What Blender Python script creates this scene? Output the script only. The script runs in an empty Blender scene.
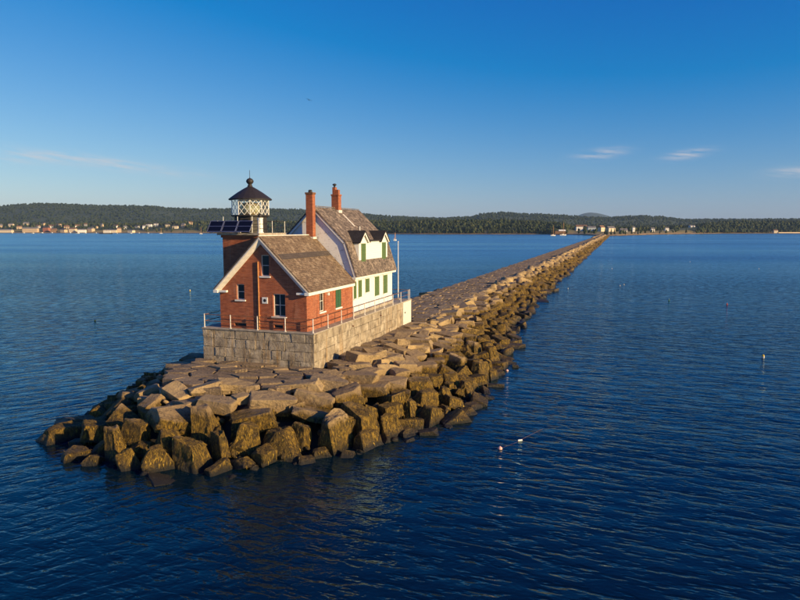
import bpy, bmesh, math, random
import numpy as np
from mathutils import Vector, Matrix, Euler, noise
R = math.radians
scene = bpy.context.scene
COL = scene.collection
random.seed(7); rng = np.random.default_rng(7)

# ------------------------------------------------------------------ camera
F, CAM_H, HOR_Y, VP_X = 625.0, 13.6, 229.5, 605.0        # measured on the 800x600 photograph
pitch = math.atan((300 - HOR_Y) / F)
yaw = math.atan((VP_X - 400) * math.cos(pitch) / F)      # world +Y runs along the breakwater
cam_d = bpy.data.cameras.new('camera'); cam = bpy.data.objects.new('camera', cam_d); COL.objects.link(cam)
cam.location = (0, 0, CAM_H); cam.rotation_euler = (math.pi / 2 - pitch, 0, yaw)
cam_d.sensor_width = 36; cam_d.lens = 36 * F / 800; cam_d.clip_start = .5; cam_d.clip_end = 60000
scene.camera = cam

# ------------------------------------------------------------------ sky, sun, exposure
SUN_EL, SUN_AZ = 14.5, 13.0                               # elevation; degrees towards -Y from +X
sun_vec = Vector((math.cos(R(SUN_EL)) * math.cos(R(SUN_AZ)), -math.cos(R(SUN_EL)) * math.sin(R(SUN_AZ)), math.sin(R(SUN_EL))))
world = bpy.data.worlds.new('World'); scene.world = world; world.use_nodes = True
wn, wl = world.node_tree.nodes, world.node_tree.links
wn.clear()
sky = wn.new('ShaderNodeTexSky'); sky.sky_type = 'NISHITA'; sky.sun_disc = False
sky.sun_elevation = R(SUN_EL); sky.sun_rotation = math.atan2(sun_vec.x, sun_vec.y)
sky.altitude = 0; sky.air_density = 1.0; sky.dust_density = .25; sky.ozone_density = 2.0
SKY_STRENGTH, SKY_SAT = .060, 1.0
hs = wn.new('ShaderNodeHueSaturation'); hs.inputs['Saturation'].default_value = SKY_SAT
bg = wn.new('ShaderNodeBackground'); bg.inputs['Strength'].default_value = SKY_STRENGTH
wo = wn.new('ShaderNodeOutputWorld')
# the photograph's colour grade applied to the whole sky: black point on red and green, softer blue
sc_ = wn.new('ShaderNodeSeparateColor'); cc_ = wn.new('ShaderNodeCombineColor'); wl.new(sky.outputs[0], sc_.inputs[0])
def chan(i, sub, gain, power):
    a = wn.new('ShaderNodeMath'); a.operation = 'SUBTRACT'; a.inputs[1].default_value = sub; wl.new(sc_.outputs[i], a.inputs[0])
    m = wn.new('ShaderNodeMath'); m.operation = 'MAXIMUM'; m.inputs[1].default_value = .01; wl.new(a.outputs[0], m.inputs[0])
    p = wn.new('ShaderNodeMath'); p.operation = 'POWER'; p.inputs[1].default_value = power; wl.new(m.outputs[0], p.inputs[0])
    g = wn.new('ShaderNodeMath'); g.operation = 'MULTIPLY'; g.inputs[1].default_value = gain; wl.new(p.outputs[0], g.inputs[0]); wl.new(g.outputs[0], cc_.inputs[i])
chan(0, 1.6, 1.17, 1.0); chan(1, .55, 1.08, 1.0); chan(2, 0., 2.75, .6)
wl.new(cc_.outputs[0], hs.inputs['Color'])
sl = bpy.data.lights.new('sun', 'SUN'); sun = bpy.data.objects.new('sun', sl); COL.objects.link(sun)
sl.energy = 5.0; sl.angle = R(.5); sl.color = (1.0, .72, .37)
sun.rotation_euler = sun_vec.to_track_quat('Z', 'Y').to_euler(); sun.location = (60, -20, 60)
vs = scene.view_settings
vs.view_transform = 'Standard'; vs.look = 'None'; vs.exposure = 0.62; vs.gamma = 1.0; vs.use_curve_mapping = False

# ------------------------------------------------------------------ pixel geometry helpers
fwd = np.array([-math.sin(yaw) * math.cos(pitch), math.cos(yaw) * math.cos(pitch), -math.sin(pitch)])
rgt = np.array([math.cos(yaw), math.sin(yaw), 0.0]); upv = np.cross(rgt, fwd)
CAMP = np.array([0, 0, CAM_H])
def ray(x, y): return fwd + rgt * (x - 400) / F + upv * (300 - y) / F
def at_z(x, y, z):
    d = ray(x, y); return CAMP + d * (z - CAM_H) / d[2]
def at_dist(x, d):                                        # ground direction of a column, d metres along the view axis
    r = fwd * 1.0; r = np.array([fwd[0], fwd[1], 0]); r /= np.linalg.norm(r)
    v = r + rgt * (x - 400) / F
    return v * d
def proj(P):
    v = np.asarray(P, float) - CAMP; w = v @ fwd
    return 400 + F * (v @ rgt) / w, 300 - F * (v @ upv) / w, w

# wisps of cirrus, part of the sky, by direction
def wmath(op, a, b=None, c=None):
    n = wn.new('ShaderNodeMath'); n.operation = op
    for i, v in enumerate((a, b, c)):
        if v is None: continue
        if isinstance(v, (int, float)): n.inputs[i].default_value = v
        else: wl.new(v, n.inputs[i])
    return n.outputs[0]
tc = wn.new('ShaderNodeTexCoord'); sx = wn.new('ShaderNodeSeparateXYZ'); wl.new(tc.outputs['Generated'], sx.inputs[0])
azim = wmath('ARCTAN2', sx.outputs[0], sx.outputs[1]); elev = wmath('ARCSINE', sx.outputs[2])
cv = wn.new('ShaderNodeCombineXYZ')
wl.new(wmath('MULTIPLY', azim, 14.0), cv.inputs[0]); wl.new(wmath('MULTIPLY_ADD', azim, 12.0, wmath('MULTIPLY', elev, 110.0)), cv.inputs[1])
nz = wn.new('ShaderNodeTexNoise'); nz.inputs['Scale'].default_value = 1.6; nz.inputs['Detail'].default_value = 5; nz.inputs['Roughness'].default_value = .6
wl.new(cv.outputs[0], nz.inputs['Vector'])
mask = None
for px, py, wx, wy, tilt, k in ((105, 163, .105, .0075, .10, .6), (601, 154, .030, .0065, -.1, .75), (688, 154, .026, .0055, -.12, .8), (797, 172, .03, .007, 0, .6), (20, 158, .06, .008, 0, .35)):
    d = ray(px, py); d = d / np.linalg.norm(d); a0 = math.atan2(d[0], d[1]); e0 = math.asin(d[2])
    da = wmath('SUBTRACT', azim, a0); de = wmath('MULTIPLY_ADD', da, tilt, wmath('SUBTRACT', elev, e0))
    q = wmath('ADD', wmath('POWER', wmath('ABSOLUTE', wmath('DIVIDE', da, wx)), 2.0), wmath('POWER', wmath('ABSOLUTE', wmath('DIVIDE', de, wy)), 2.0))
    m = wmath('MULTIPLY', wmath('EXPONENT', wmath('MULTIPLY', q, -1.0)), k)
    mask = m if mask is None else wmath('ADD', mask, m)
wis = wmath('MULTIPLY', mask, wmath('MULTIPLY', wmath('SUBTRACT', nz.outputs[0], .34), 3.0)); wis = wmath('MINIMUM', wmath('MAXIMUM', wis, 0.0), .55)
mixw = wn.new('ShaderNodeMix'); mixw.data_type = 'RGBA'
wl.new(wis, mixw.inputs['Factor']); wl.new(hs.outputs[0], mixw.inputs['A']); mixw.inputs['B'].default_value = (7.6, 7.0, 6.9, 1)
wl.new(mixw.outputs['Result'], bg.inputs['Color']); wl.new(bg.outputs[0], wo.inputs[0])

# ------------------------------------------------------------------ materials
class NT:
    def __init__(s, name):
        s.m = bpy.data.materials.new(name); s.m.use_nodes = True; s.n = s.m.node_tree.nodes; s.l = s.m.node_tree.links
        s.b = s.n['Principled BSDF']; s._pos = None
    def node(s, t, **kw):
        n = s.n.new(t)
        for k, v in kw.items(): setattr(n, k, v)
        return n
    def set(s, inp, v):
        if isinstance(v, (int, float)): inp.default_value = v
        elif isinstance(v, tuple): inp.default_value = v if len(v) == len(inp.default_value) else (*v, 1)
        else: s.l.new(v, inp)
    def pos(s):
        if s._pos is None: s._pos = s.node('ShaderNodeNewGeometry')
        return s._pos.outputs['Position']
    def geo(s, k): s.pos(); return s._pos.outputs[k]
    def xyz(s, v):
        n = s.node('ShaderNodeSeparateXYZ'); s.l.new(v, n.inputs[0]); return n.outputs
    def comb(s, x, y, z):
        n = s.node('ShaderNodeCombineXYZ')
        for i, v in enumerate((x, y, z)): s.set(n.inputs[i], v)
        return n.outputs[0]
    def math(s, op, *a):
        n = s.node('ShaderNodeMath', operation=op)
        for i, v in enumerate(a): s.set(n.inputs[i], v)
        return n.outputs[0]
    def mapping(s, v, scale=(1, 1, 1), rot=(0, 0, 0), loc=(0, 0, 0)):
        n = s.node('ShaderNodeMapping'); s.l.new(v, n.inputs[0])
        n.inputs['Scale'].default_value = scale; n.inputs['Rotation'].default_value = rot; n.inputs['Location'].default_value = loc
        return n.outputs[0]
    def noise(s, v, scale, detail=4, rough=.55, col=False):
        n = s.node('ShaderNodeTexNoise'); s.l.new(v, n.inputs['Vector'])
        n.inputs['Scale'].default_value = scale; n.inputs['Detail'].default_value = detail; n.inputs['Roughness'].default_value = rough
        return n.outputs[1 if col else 0]
    def vor(s, v, scale, feature='F1'):
        n = s.node('ShaderNodeTexVoronoi', feature=feature); s.l.new(v, n.inputs['Vector']); n.inputs['Scale'].default_value = scale
        return n.outputs
    def rng(s, v, a, b, c=0., d=1.):
        n = s.node('ShaderNodeMapRange'); s.set(n.inputs[0], v)
        for i, q in enumerate((a, b, c, d)): n.inputs[i + 1].default_value = q
        return n.outputs[0]
    def ramp(s, v, stops):
        n = s.node('ShaderNodeValToRGB'); s.set(n.inputs[0], v); e = n.color_ramp.elements
        while len(e) < len(stops): e.new(.5)
        for k, (p, c) in zip(e, stops): k.position = p; k.color = (*c, 1)
        return n.outputs[0]
    def mix(s, f, a, b, mode='MIX'):
        n = s.node('ShaderNodeMix', data_type='RGBA', blend_type=mode)
        s.set(n.inputs['Factor'], f); s.set(n.inputs['A'], a); s.set(n.inputs['B'], b); return n.outputs['Result']
    def bump(s, h, dist, strength=1., normal=None):
        n = s.node('ShaderNodeBump'); s.l.new(h, n.inputs['Height']); n.inputs['Distance'].default_value = dist; n.inputs['Strength'].default_value = strength
        if normal is not None: s.l.new(normal, n.inputs['Normal'])
        return n.outputs[0]
    def wallco(s, scale=1.):                              # (horizontal run, height) whichever way a wall or roof faces
        nx, ny, _ = s.xyz(s.geo('True Normal')); x, y, z = s.xyz(s.pos())
        f = s.math('GREATER_THAN', s.math('ABSOLUTE', nx), s.math('ABSOLUTE', ny))
        u = s.math('ADD', s.math('MULTIPLY', y, f), s.math('MULTIPLY', x, s.math('SUBTRACT', 1., f)))
        return s.comb(u, z, 0.)
    def out(s, color=None, rough=None, normal=None, metal=None, spec=None):
        if color is not None: s.set(s.b.inputs['Base Color'], color)
        if rough is not None: s.set(s.b.inputs['Roughness'], rough)
        if normal is not None: s.l.new(normal, s.b.inputs['Normal'])
        if metal is not None: s.b.inputs['Metallic'].default_value = metal
        if spec is not None: s.b.inputs['Specular IOR Level'].default_value = spec
        return s.m

def plain(name, col, rough=.6, var=.25, scale=6., metal=0., bumpd=0.):
    t = NT(name); p = t.pos(); n = t.noise(p, scale, 5)
    lo = tuple(c * (1 - var) for c in col); hi = tuple(min(1, c * (1 + var)) for c in col)
    return t.out(t.ramp(n, [(.3, lo), (.7, hi)]), rough, t.bump(n, bumpd) if bumpd else None, metal)

M = {}
def mat_brick():
    t = NT('brick'); w = t.wallco(); b = t.node('ShaderNodeTexBrick'); t.l.new(w, b.inputs['Vector'])
    b.inputs['Scale'].default_value = 1; b.inputs['Brick Width'].default_value = .22; b.inputs['Row Height'].default_value = .075
    b.inputs['Mortar Size'].default_value = .011; b.inputs['Mortar Smooth'].default_value = .3; b.inputs['Bias'].default_value = -.1
    t.set(b.inputs['Color1'], (.29, .062, .018)); t.set(b.inputs['Color2'], (.48, .12, .032)); t.set(b.inputs['Mortar'], (.42, .24, .15))
    n = t.noise(t.pos(), 1.1, 6, .65); st = t.noise(t.mapping(t.pos(), (2.2, 2.2, .5)), 1., 5, .6)
    c = t.mix(t.rng(n, .45, .75, 0, .45), b.outputs[0], (.24, .055, .025)); c = t.mix(t.rng(st, .56, .74, 0, .5), c, (.45, .25, .16)); c = t.mix(t.rng(t.noise(t.mapping(t.pos(), (1.2, 1.2, .35)), 1.7, 4, .6), .58, .70, 0, .6), c, (.13, .04, .02))
    c = t.mix(t.rng(t.noise(t.mapping(t.pos(), (1.6, 1.6, 9)), 1., 3, .7), .42, .66, .0, .55), c, (.16, .035, .014))
    return t.out(c, .88, t.bump(t.math('MULTIPLY', b.outputs[1], -1.), .012, .8, t.bump(t.noise(t.pos(), 14, 3), .01, .5)))
def mat_shingle(name, cols, dark=False):
    t = NT(name); w = t.wallco(); b = t.node('ShaderNodeTexBrick'); t.l.new(w, b.inputs['Vector'])
    b.inputs['Scale'].default_value = 1; b.inputs['Brick Width'].default_value = .3; b.inputs['Row Height'].default_value = .14
    b.inputs['Mortar Size'].default_value = .012; b.inputs['Bias'].default_value = 0
    t.set(b.inputs['Color1'], cols[0]); t.set(b.inputs['Color2'], cols[1]); t.set(b.inputs['Mortar'], tuple(c * .4 for c in cols[0]))
    n = t.noise(t.pos(), 1.9, 6, .75); n2 = t.noise(t.mapping(w, (1.2, 3.5, 1)), 1.6, 5, .7)
    c = t.mix(t.rng(n2, .44, .60, 0, .9), b.outputs[0], cols[2]); c = t.mix(t.rng(n, .50, .66, 0, .8), c, cols[3]); c = t.mix(t.rng(t.noise(t.mapping(w, (5, 2, 1)), 2., 4, .7), .56, .66, 0, .7), c, tuple(k * .5 for k in cols[2]))
    z = t.xyz(w)[1]; saw = t.math('FRACT', t.math('DIVIDE', z, .14))
    return t.out(c, .9, t.bump(saw, -.02, 1., t.bump(t.noise(t.pos(), 9, 5), .03, .7)))
def mat_clapboard(name, worn):
    t = NT(name); w = t.wallco(); z = t.xyz(w)[1]; saw = t.math('FRACT', t.math('DIVIDE', z, .13))
    n = t.noise(t.mapping(t.pos(), (1, 1, 1.6)), 1.3, 7, .72); n2 = t.noise(t.pos(), 7, 4, .6)
    a = t.rng(n, .55, .66, 0, .85) if worn else t.rng(n, .62, .8, 0, .4)
    c = t.mix(a, (.78, .76, .71), (.36, .33, .29)); c = t.mix(t.rng(n2, .62, .75, 0, .5 if worn else .12), c, (.25, .22, .19))
    return t.out(c, .6, t.bump(saw, -.05, 1.))
def mat_granite_block():
    t = NT('platform_granite'); p = t.pos(); oi = t.node('ShaderNodeObjectInfo')
    n = t.noise(p, 1.5, 7, .68); n2 = t.noise(p, 12, 4, .6)
    c = t.ramp(n, [(.32, (.15, .12, .085)), (.48, (.42, .35, .25)), (.68, (.66, .57, .43))])
    c = t.mix(t.rng(oi.outputs['Random'], 0, 1, 0, .55), c, (.30, .24, .165))
    c = t.mix(t.rng(n2, .58, .72, 0, .45), c, (.10, .085, .07))
    wz = t.wallco(); u, z, _ = t.xyz(wz)
    dr = t.noise(t.comb(t.math('MULTIPLY', u, 2.3), t.math('MULTIPLY', z, .16), 3.), 1., 3, .5)
    c = t.mix(t.math('MULTIPLY', t.rng(dr, .56, .72, 0, .9), t.rng(n, .3, .6, .3, 1.)), c, (.36, .20, .05))
    dk = t.noise(t.comb(t.math('MULTIPLY', u, 1.9), t.math('MULTIPLY', z, .5), 9.), 1., 5, .65)
    c = t.mix(t.rng(dk, .54, .66, 0, .75), c, (.09, .075, .06))
    return t.out(c, .85, t.bump(n2, .06, .9, t.bump(n, .22, .8)))
def mat_rock(name, weed=True, tint=1.):
    t = NT(name); p = t.pos(); oi = t.node('ShaderNodeObjectInfo'); isl = t.geo('Random Per Island')
    r = t.math('FRACT', t.math('ADD', t.math('MULTIPLY', oi.outputs['Random'], 7.3), isl))
    n = t.noise(p, 1.1, 8, .68); n2 = t.noise(p, 7, 6, .65); n3 = t.noise(p, 38, 3, .6)
    base = t.ramp(r, [(0., (.25, .175, .085)), (.35, (.42, .30, .14)), (.65, (.33, .24, .125)), (.85, (.50, .355, .16)), (1., (.22, .165, .10))])
    c = t.mix(t.rng(n, .40, .68, 0, .65), base, (.19, .13, .075), 'MIX')
    c = t.mix(t.rng(n2, .52, .70, 0, .5), c, (.54, .39, .20)); c = t.mix(t.rng(n3, .58, .70, 0, .45), c, (.08, .065, .055))
    # dark films of lichen and algae just above the tide line
    x, y, z = t.xyz(p)
    zz = t.math('ADD', z, t.math('ADD', t.math('MULTIPLY', t.math('SUBTRACT', n, .5), 1.5), t.math('MULTIPLY', t.math('SUBTRACT', r, .5), .7)))
    c = t.mix(t.math('MULTIPLY', t.rng(zz, 2.9, 2.2), t.rng(n2, .35, .6, .25, .8)), c, (.20, .13, .055))
    vo = t.node('ShaderNodeTexVoronoi', feature='DISTANCE_TO_EDGE'); vw = t.node('ShaderNodeVectorMath', operation='ADD'); t.l.new(t.mapping(p, (.75, .75, 1.1)), vw.inputs[0]); t.l.new(t.noise(p, 1.4, 4, .6, True), vw.inputs[1]); t.l.new(vw.outputs[0], vo.inputs['Vector']); vo.inputs['Scale'].default_value = 1.0
    crack = t.rng(vo.outputs[0], 0., .022, 1., 0.); crack = t.math('MULTIPLY', crack, t.rng(n, .46, .56))
    c = t.mix(t.math('MULTIPLY', crack, .8), c, (.04, .03, .02))
    vo2 = t.vor(t.mapping(p, (1.6, 1.6, 2.2)), 1.3)[0]
    nrm = t.bump(n3, .016, .9, t.bump(n2, .10, 1., t.bump(vo2, .10, .6, t.bump(n, .16, .7))))
    rough = .85
    if weed:
        f = t.noise(t.mapping(p, (6, 6, 2.2)), 1., 6, .7); f2 = t.noise(t.mapping(p, (20, 20, 5)), 1., 4, .7)
        ff = t.math('MULTIPLY_ADD', f2, .5, t.math('MULTIPLY', f, .6)); f3 = t.noise(p, 2.2, 4, .6)
        wc = t.ramp(ff, [(.39, (.007, .0045, .0015)), (.52, (.085, .05, .007)), (.64, (.31, .188, .019)), (.8, (.50, .33, .045))])
        wc = t.mix(t.rng(f3, .35, .55, .6, 0), wc, (.03, .019, .005))
        wm = t.math('MULTIPLY', t.rng(zz, 2.25, 1.95), t.rng(f3, .22, .34))
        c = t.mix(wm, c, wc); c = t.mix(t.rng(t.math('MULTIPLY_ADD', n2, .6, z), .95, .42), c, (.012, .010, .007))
        nrm = t.bump(t.math('MULTIPLY', ff, wm), .16, 1., nrm)
        rough = t.math('SUBTRACT', .85, t.math('MULTIPLY', t.rng(z, .9, .2), .35))
    return t.out(c, rough, nrm)
def mat_slab():
    t = NT('deck_granite'); p = t.pos(); oi = t.node('ShaderNodeObjectInfo'); isl = t.geo('Random Per Island')
    r = t.math('FRACT', t.math('ADD', t.math('MULTIPLY', oi.outputs['Random'], 5.7), isl))
    n = t.noise(p, .8, 8, .7); n2 = t.noise(p, 6, 6, .65); n3 = t.noise(p, 40, 2)
    c = t.ramp(r, [(0., (.16, .115, .065)), (.4, (.30, .215, .115)), (.7, (.22, .16, .095)), (1., (.42, .30, .155))])
    c = t.mix(t.rng(n, .42, .62, 0, .7), c, (.095, .068, .045)); c = t.mix(t.rng(n2, .50, .62, 0, .75), c, (.40, .29, .17)); c = t.mix(t.rng(n3, .54, .66, 0, .7), c, (.07, .052, .04))
    return t.out(c, .85, t.bump(n3, .02, .9, t.bump(n2, .12, 1., t.bump(n, .14, .7))))
def mat_water():
    t = NT('sea_water'); p = t.pos(); e = .03; X, Y, _ = t.xyz(p)
    pa = t.noise(t.mapping(t.mapping(p, (1, 1, 1), (0, 0, -yaw)), (.0022, .0095, 1)), 1., 4, .55); amp = t.math('MULTIPLY', t.rng(pa, .40, .60, .45, 1.), t.rng(Y, 120., 500., 1., .6))
    side = t.rng(t.math('MULTIPLY_ADD', t.noise(p, .09, 2), 14., X), -30., 2.)          # the waves bend round the head
    def height(v):
        def waves(al, k):
            q = t.mapping(v, (1, 1, 1), (0, 0, -(yaw + R(al))))
            n0 = t.noise(t.mapping(q, (.28, .66, 1), (0, 0, 0), (k, 0, 0)), 1., 1, .5)
            n1 = t.noise(t.mapping(q, (.72, 2.0, 1), (0, 0, R(5)), (k, 0, 0)), 1., 2, .5)
            rd = t.math('SUBTRACT', 1., t.math('ABSOLUTE', t.math('MULTIPLY_ADD', n1, 2., -1.)))
            return t.math('MULTIPLY_ADD', n0, W0, t.math('MULTIPLY_ADD', n1, W1, t.math('MULTIPLY', rd, W1 * .45)))
        A, B = waves(34, 0), waves(-20, 7)
        m = t.math('ADD', A, t.math('MULTIPLY', side, t.math('SUBTRACT', B, A)))
        n2 = t.noise(t.mapping(v, (3.4, 5.6, 1), (0, 0, -yaw)), 1., 2, .5)
        n3 = t.noise(t.mapping(v, (.05, .13, 1), (0, 0, -yaw + R(-14))), 1., 1, .5)
        return t.math('ADD', t.math('MULTIPLY', t.math('MULTIPLY_ADD', n2, W2, m), amp), t.math('MULTIPLY', n3, W3))
    def off(v):
        n = t.node('ShaderNodeVectorMath', operation='ADD'); t.l.new(p, n.inputs[0]); n.inputs[1].default_value = v; return n.outputs[0]
    h0, hx, hy = height(p), height(off((e, 0, 0))), height(off((0, e, 0)))
    nv = t.comb(t.math('DIVIDE', t.math('SUBTRACT', h0, hx), e), t.math('DIVIDE', t.math('SUBTRACT', h0, hy), e), 1.)
    nn = t.node('ShaderNodeVectorMath', operation='NORMALIZE'); t.l.new(nv, nn.inputs[0])
    # out in the harbour the chop is finer and rougher than in the lee of the head
    rough = t.math('MULTIPLY_ADD', t.math('MULTIPLY', t.rng(Y, 40., 320.), t.rng(pa, .38, .58, .45, 1.)), .17, .06)
    df = t.node('ShaderNodeBsdfDiffuse'); t.set(df.inputs[0], (.001, .011, .022)); gl = t.node('ShaderNodeBsdfGlossy'); t.set(gl.inputs[0], (.58, .87, 1.))   # clear blue-green harbour water
    t.set(gl.inputs['Roughness'], rough); t.l.new(nn.outputs[0], gl.inputs['Normal']); fr = t.node('ShaderNodeFresnel'); fr.inputs[0].default_value = 1.40; t.l.new(nn.outputs[0], fr.inputs['Normal'])
    mx = t.node('ShaderNodeMixShader'); t.l.new(fr.outputs[0], mx.inputs[0]); t.l.new(df.outputs[0], mx.inputs[1]); t.l.new(gl.outputs[0], mx.inputs[2]); t.l.new(mx.outputs[0], t.n['Material Output'].inputs[0])
    return t.m
W0, W1, W2, W3 = .27, .25, .040, .22
def mat_terrain(name, far=False):
    t = NT(name); p = t.pos(); z = t.xyz(p)[2]; n = t.noise(p, .02, 5, .6); n2 = t.noise(p, .006, 6, .65)
    forest = t.ramp(n2, [(.3, (.018, .034, .016)), (.55, (.035, .055, .02)), (.75, (.07, .075, .025))])
    zz = t.math('MULTIPLY_ADD', t.math('SUBTRACT', n, .5), 5., z)
    c = t.mix(t.rng(zz, .8, 1.8), (.07, .055, .04), (.34, .22, .085)); c = t.mix(t.rng(zz, 3.0, 6.5), c, (.22, .18, .05)); c = t.mix(t.rng(zz, 9., 14.), c, forest)
    return t.out(c, .95, t.bump(t.noise(p, .05, 5, .7), 14. if far else 3., 1.))
def mat_foliage(name, stops):
    t = NT(name); isl = t.geo('Random Per Island'); n = t.noise(t.pos(), .35, 3)
    c = t.ramp(isl, stops); c = t.mix(t.rng(n, .4, .65, 0, .5), c, (.02, .035, .012))
    return t.out(c, .9)

M['brick'] = mat_brick()
M['shingle'] = mat_shingle('weathered_shingle', [(.18, .12, .072), (.26, .18, .11), (.085, .055, .034), (.38, .29, .19)])
M['shingle_grey'] = mat_shingle('grey_shingle', [(.15, .115, .09), (.24, .185, .145), (.055, .042, .034), (.42, .33, .25)])
M['shingle_dark'] = mat_shingle('black_shingle', [(.022, .02, .02), (.03, .027, .026), (.018, .016, .016), (.04, .035, .033)])
M['shingle_band'] = mat_shingle('dark_band_shingle', [(.08, .06, .048), (.10, .077, .06), (.065, .05, .042), (.12, .092, .072)])
M['clap'] = mat_clapboard('white_clapboard', False)
M['clap_worn'] = mat_clapboard('peeling_white_clapboard', True)
M['white'] = plain('white_paint', (.74, .72, .67), .5, .10, 3)
M['trim'] = plain('trim_paint', (.66, .62, .55), .55, .14, 4)
M['green'] = plain('green_shutter_paint', (.095, .15, .045), .55, .2, 8)
M['green_dark'] = plain('dark_green_paint', (.035, .10, .04), .55, .2, 8)
M['iron'] = plain('black_iron', (.022, .018, .016), .62, .3, 5, 0.)
M['rust'] = plain('rusty_pipe', (.17, .075, .035), .75, .4, 9)
M['copper'] = plain('orange_downpipe', (.48, .20, .06), .6, .2, 5)
M['postwhite'] = plain('galvanised_post', (.62, .59, .54), .5, .2, 9)
M['concrete'] = plain('concrete', (.33, .285, .225), .9, .3, 2.5, 0, .02)
M['mortar'] = plain('dark_mortar', (.06, .05, .04), .95, .3, 5, 0, .02)
M['granite'] = mat_granite_block()
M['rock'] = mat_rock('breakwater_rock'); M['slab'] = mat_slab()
M['core'] = plain('rubble_core', (.03, .025, .018), .95, .4, 2, 0, .05)
M['water'] = mat_water()
M['land'] = mat_terrain('shore_land'); M['hill'] = mat_terrain('wooded_hill', True)
M['farhill'] = plain('far_hill_forest', (.035, .055, .045), .95, .3, .002)
M['leaf'] = mat_foliage('deciduous_leaf', [(0, (.014, .028, .007)), (.4, (.026, .042, .010)), (.75, (.045, .058, .014)), (1, (.085, .08, .02))])
M['hillleaf'] = mat_foliage('hill_forest_leaf', [(0, (.009, .02, .010)), (.6, (.015, .028, .012)), (1, (.026, .038, .014))])
M['needle'] = mat_foliage('conifer_needle', [(0, (.008, .018, .008)), (.6, (.015, .027, .010)), (1, (.028, .038, .014))])
M['weed'] = mat_foliage('rockweed', [(0, (.012, .007, .002)), (.4, (.08, .048, .007)), (.8, (.27, .165, .018)), (1, (.46, .30, .04))])
def mat_glass(name, col, tr=0.):
    t = NT(name); t.b.inputs['IOR'].default_value = 1.45; t.b.inputs['Transmission Weight'].default_value = tr
    return t.out(col, .04)
M['glass'] = mat_glass('window_glass', (.012, .016, .02)); 
def mat_thin():
    t = NT('lantern_pane'); g = t.node('ShaderNodeBsdfGlossy'); g.inputs['Roughness'].default_value = .03; tr = t.node('ShaderNodeBsdfTransparent'); t.set(tr.inputs[0], (.92, .95, .93))
    fr = t.node('ShaderNodeFresnel'); fr.inputs[0].default_value = 1.5; mx = t.node('ShaderNodeMixShader'); t.l.new(fr.outputs[0], mx.inputs[0]); t.l.new(tr.outputs[0], mx.inputs[1]); t.l.new(g.outputs[0], mx.inputs[2])
    df = t.node('ShaderNodeBsdfTranslucent'); t.set(df.inputs[0], (.8, .8, .72)); m2 = t.node('ShaderNodeMixShader'); m2.inputs[0].default_value = .16; t.l.new(mx.outputs[0], m2.inputs[1]); t.l.new(df.outputs[0], m2.inputs[2])   # salt on the storm panes
    t.l.new(m2.outputs[0], t.n['Material Output'].inputs[0]); return t.m
M['pane'] = mat_thin()
M['lens'] = plain('lens_glass', (.62, .60, .42), .12, .2, 9, .2)
M['brass'] = plain('brass', (.55, .36, .12), .3, .2, 9, .9)
M['solar'] = mat_glass('solar_cell', (.006, .008, .018)); M['solar'].node_tree.nodes['Principled BSDF'].inputs['Specular IOR Level'].default_value = .25; M['alu'] = plain('aluminium', (.55, .54, .52), .35, .1, 9, .8)

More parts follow.
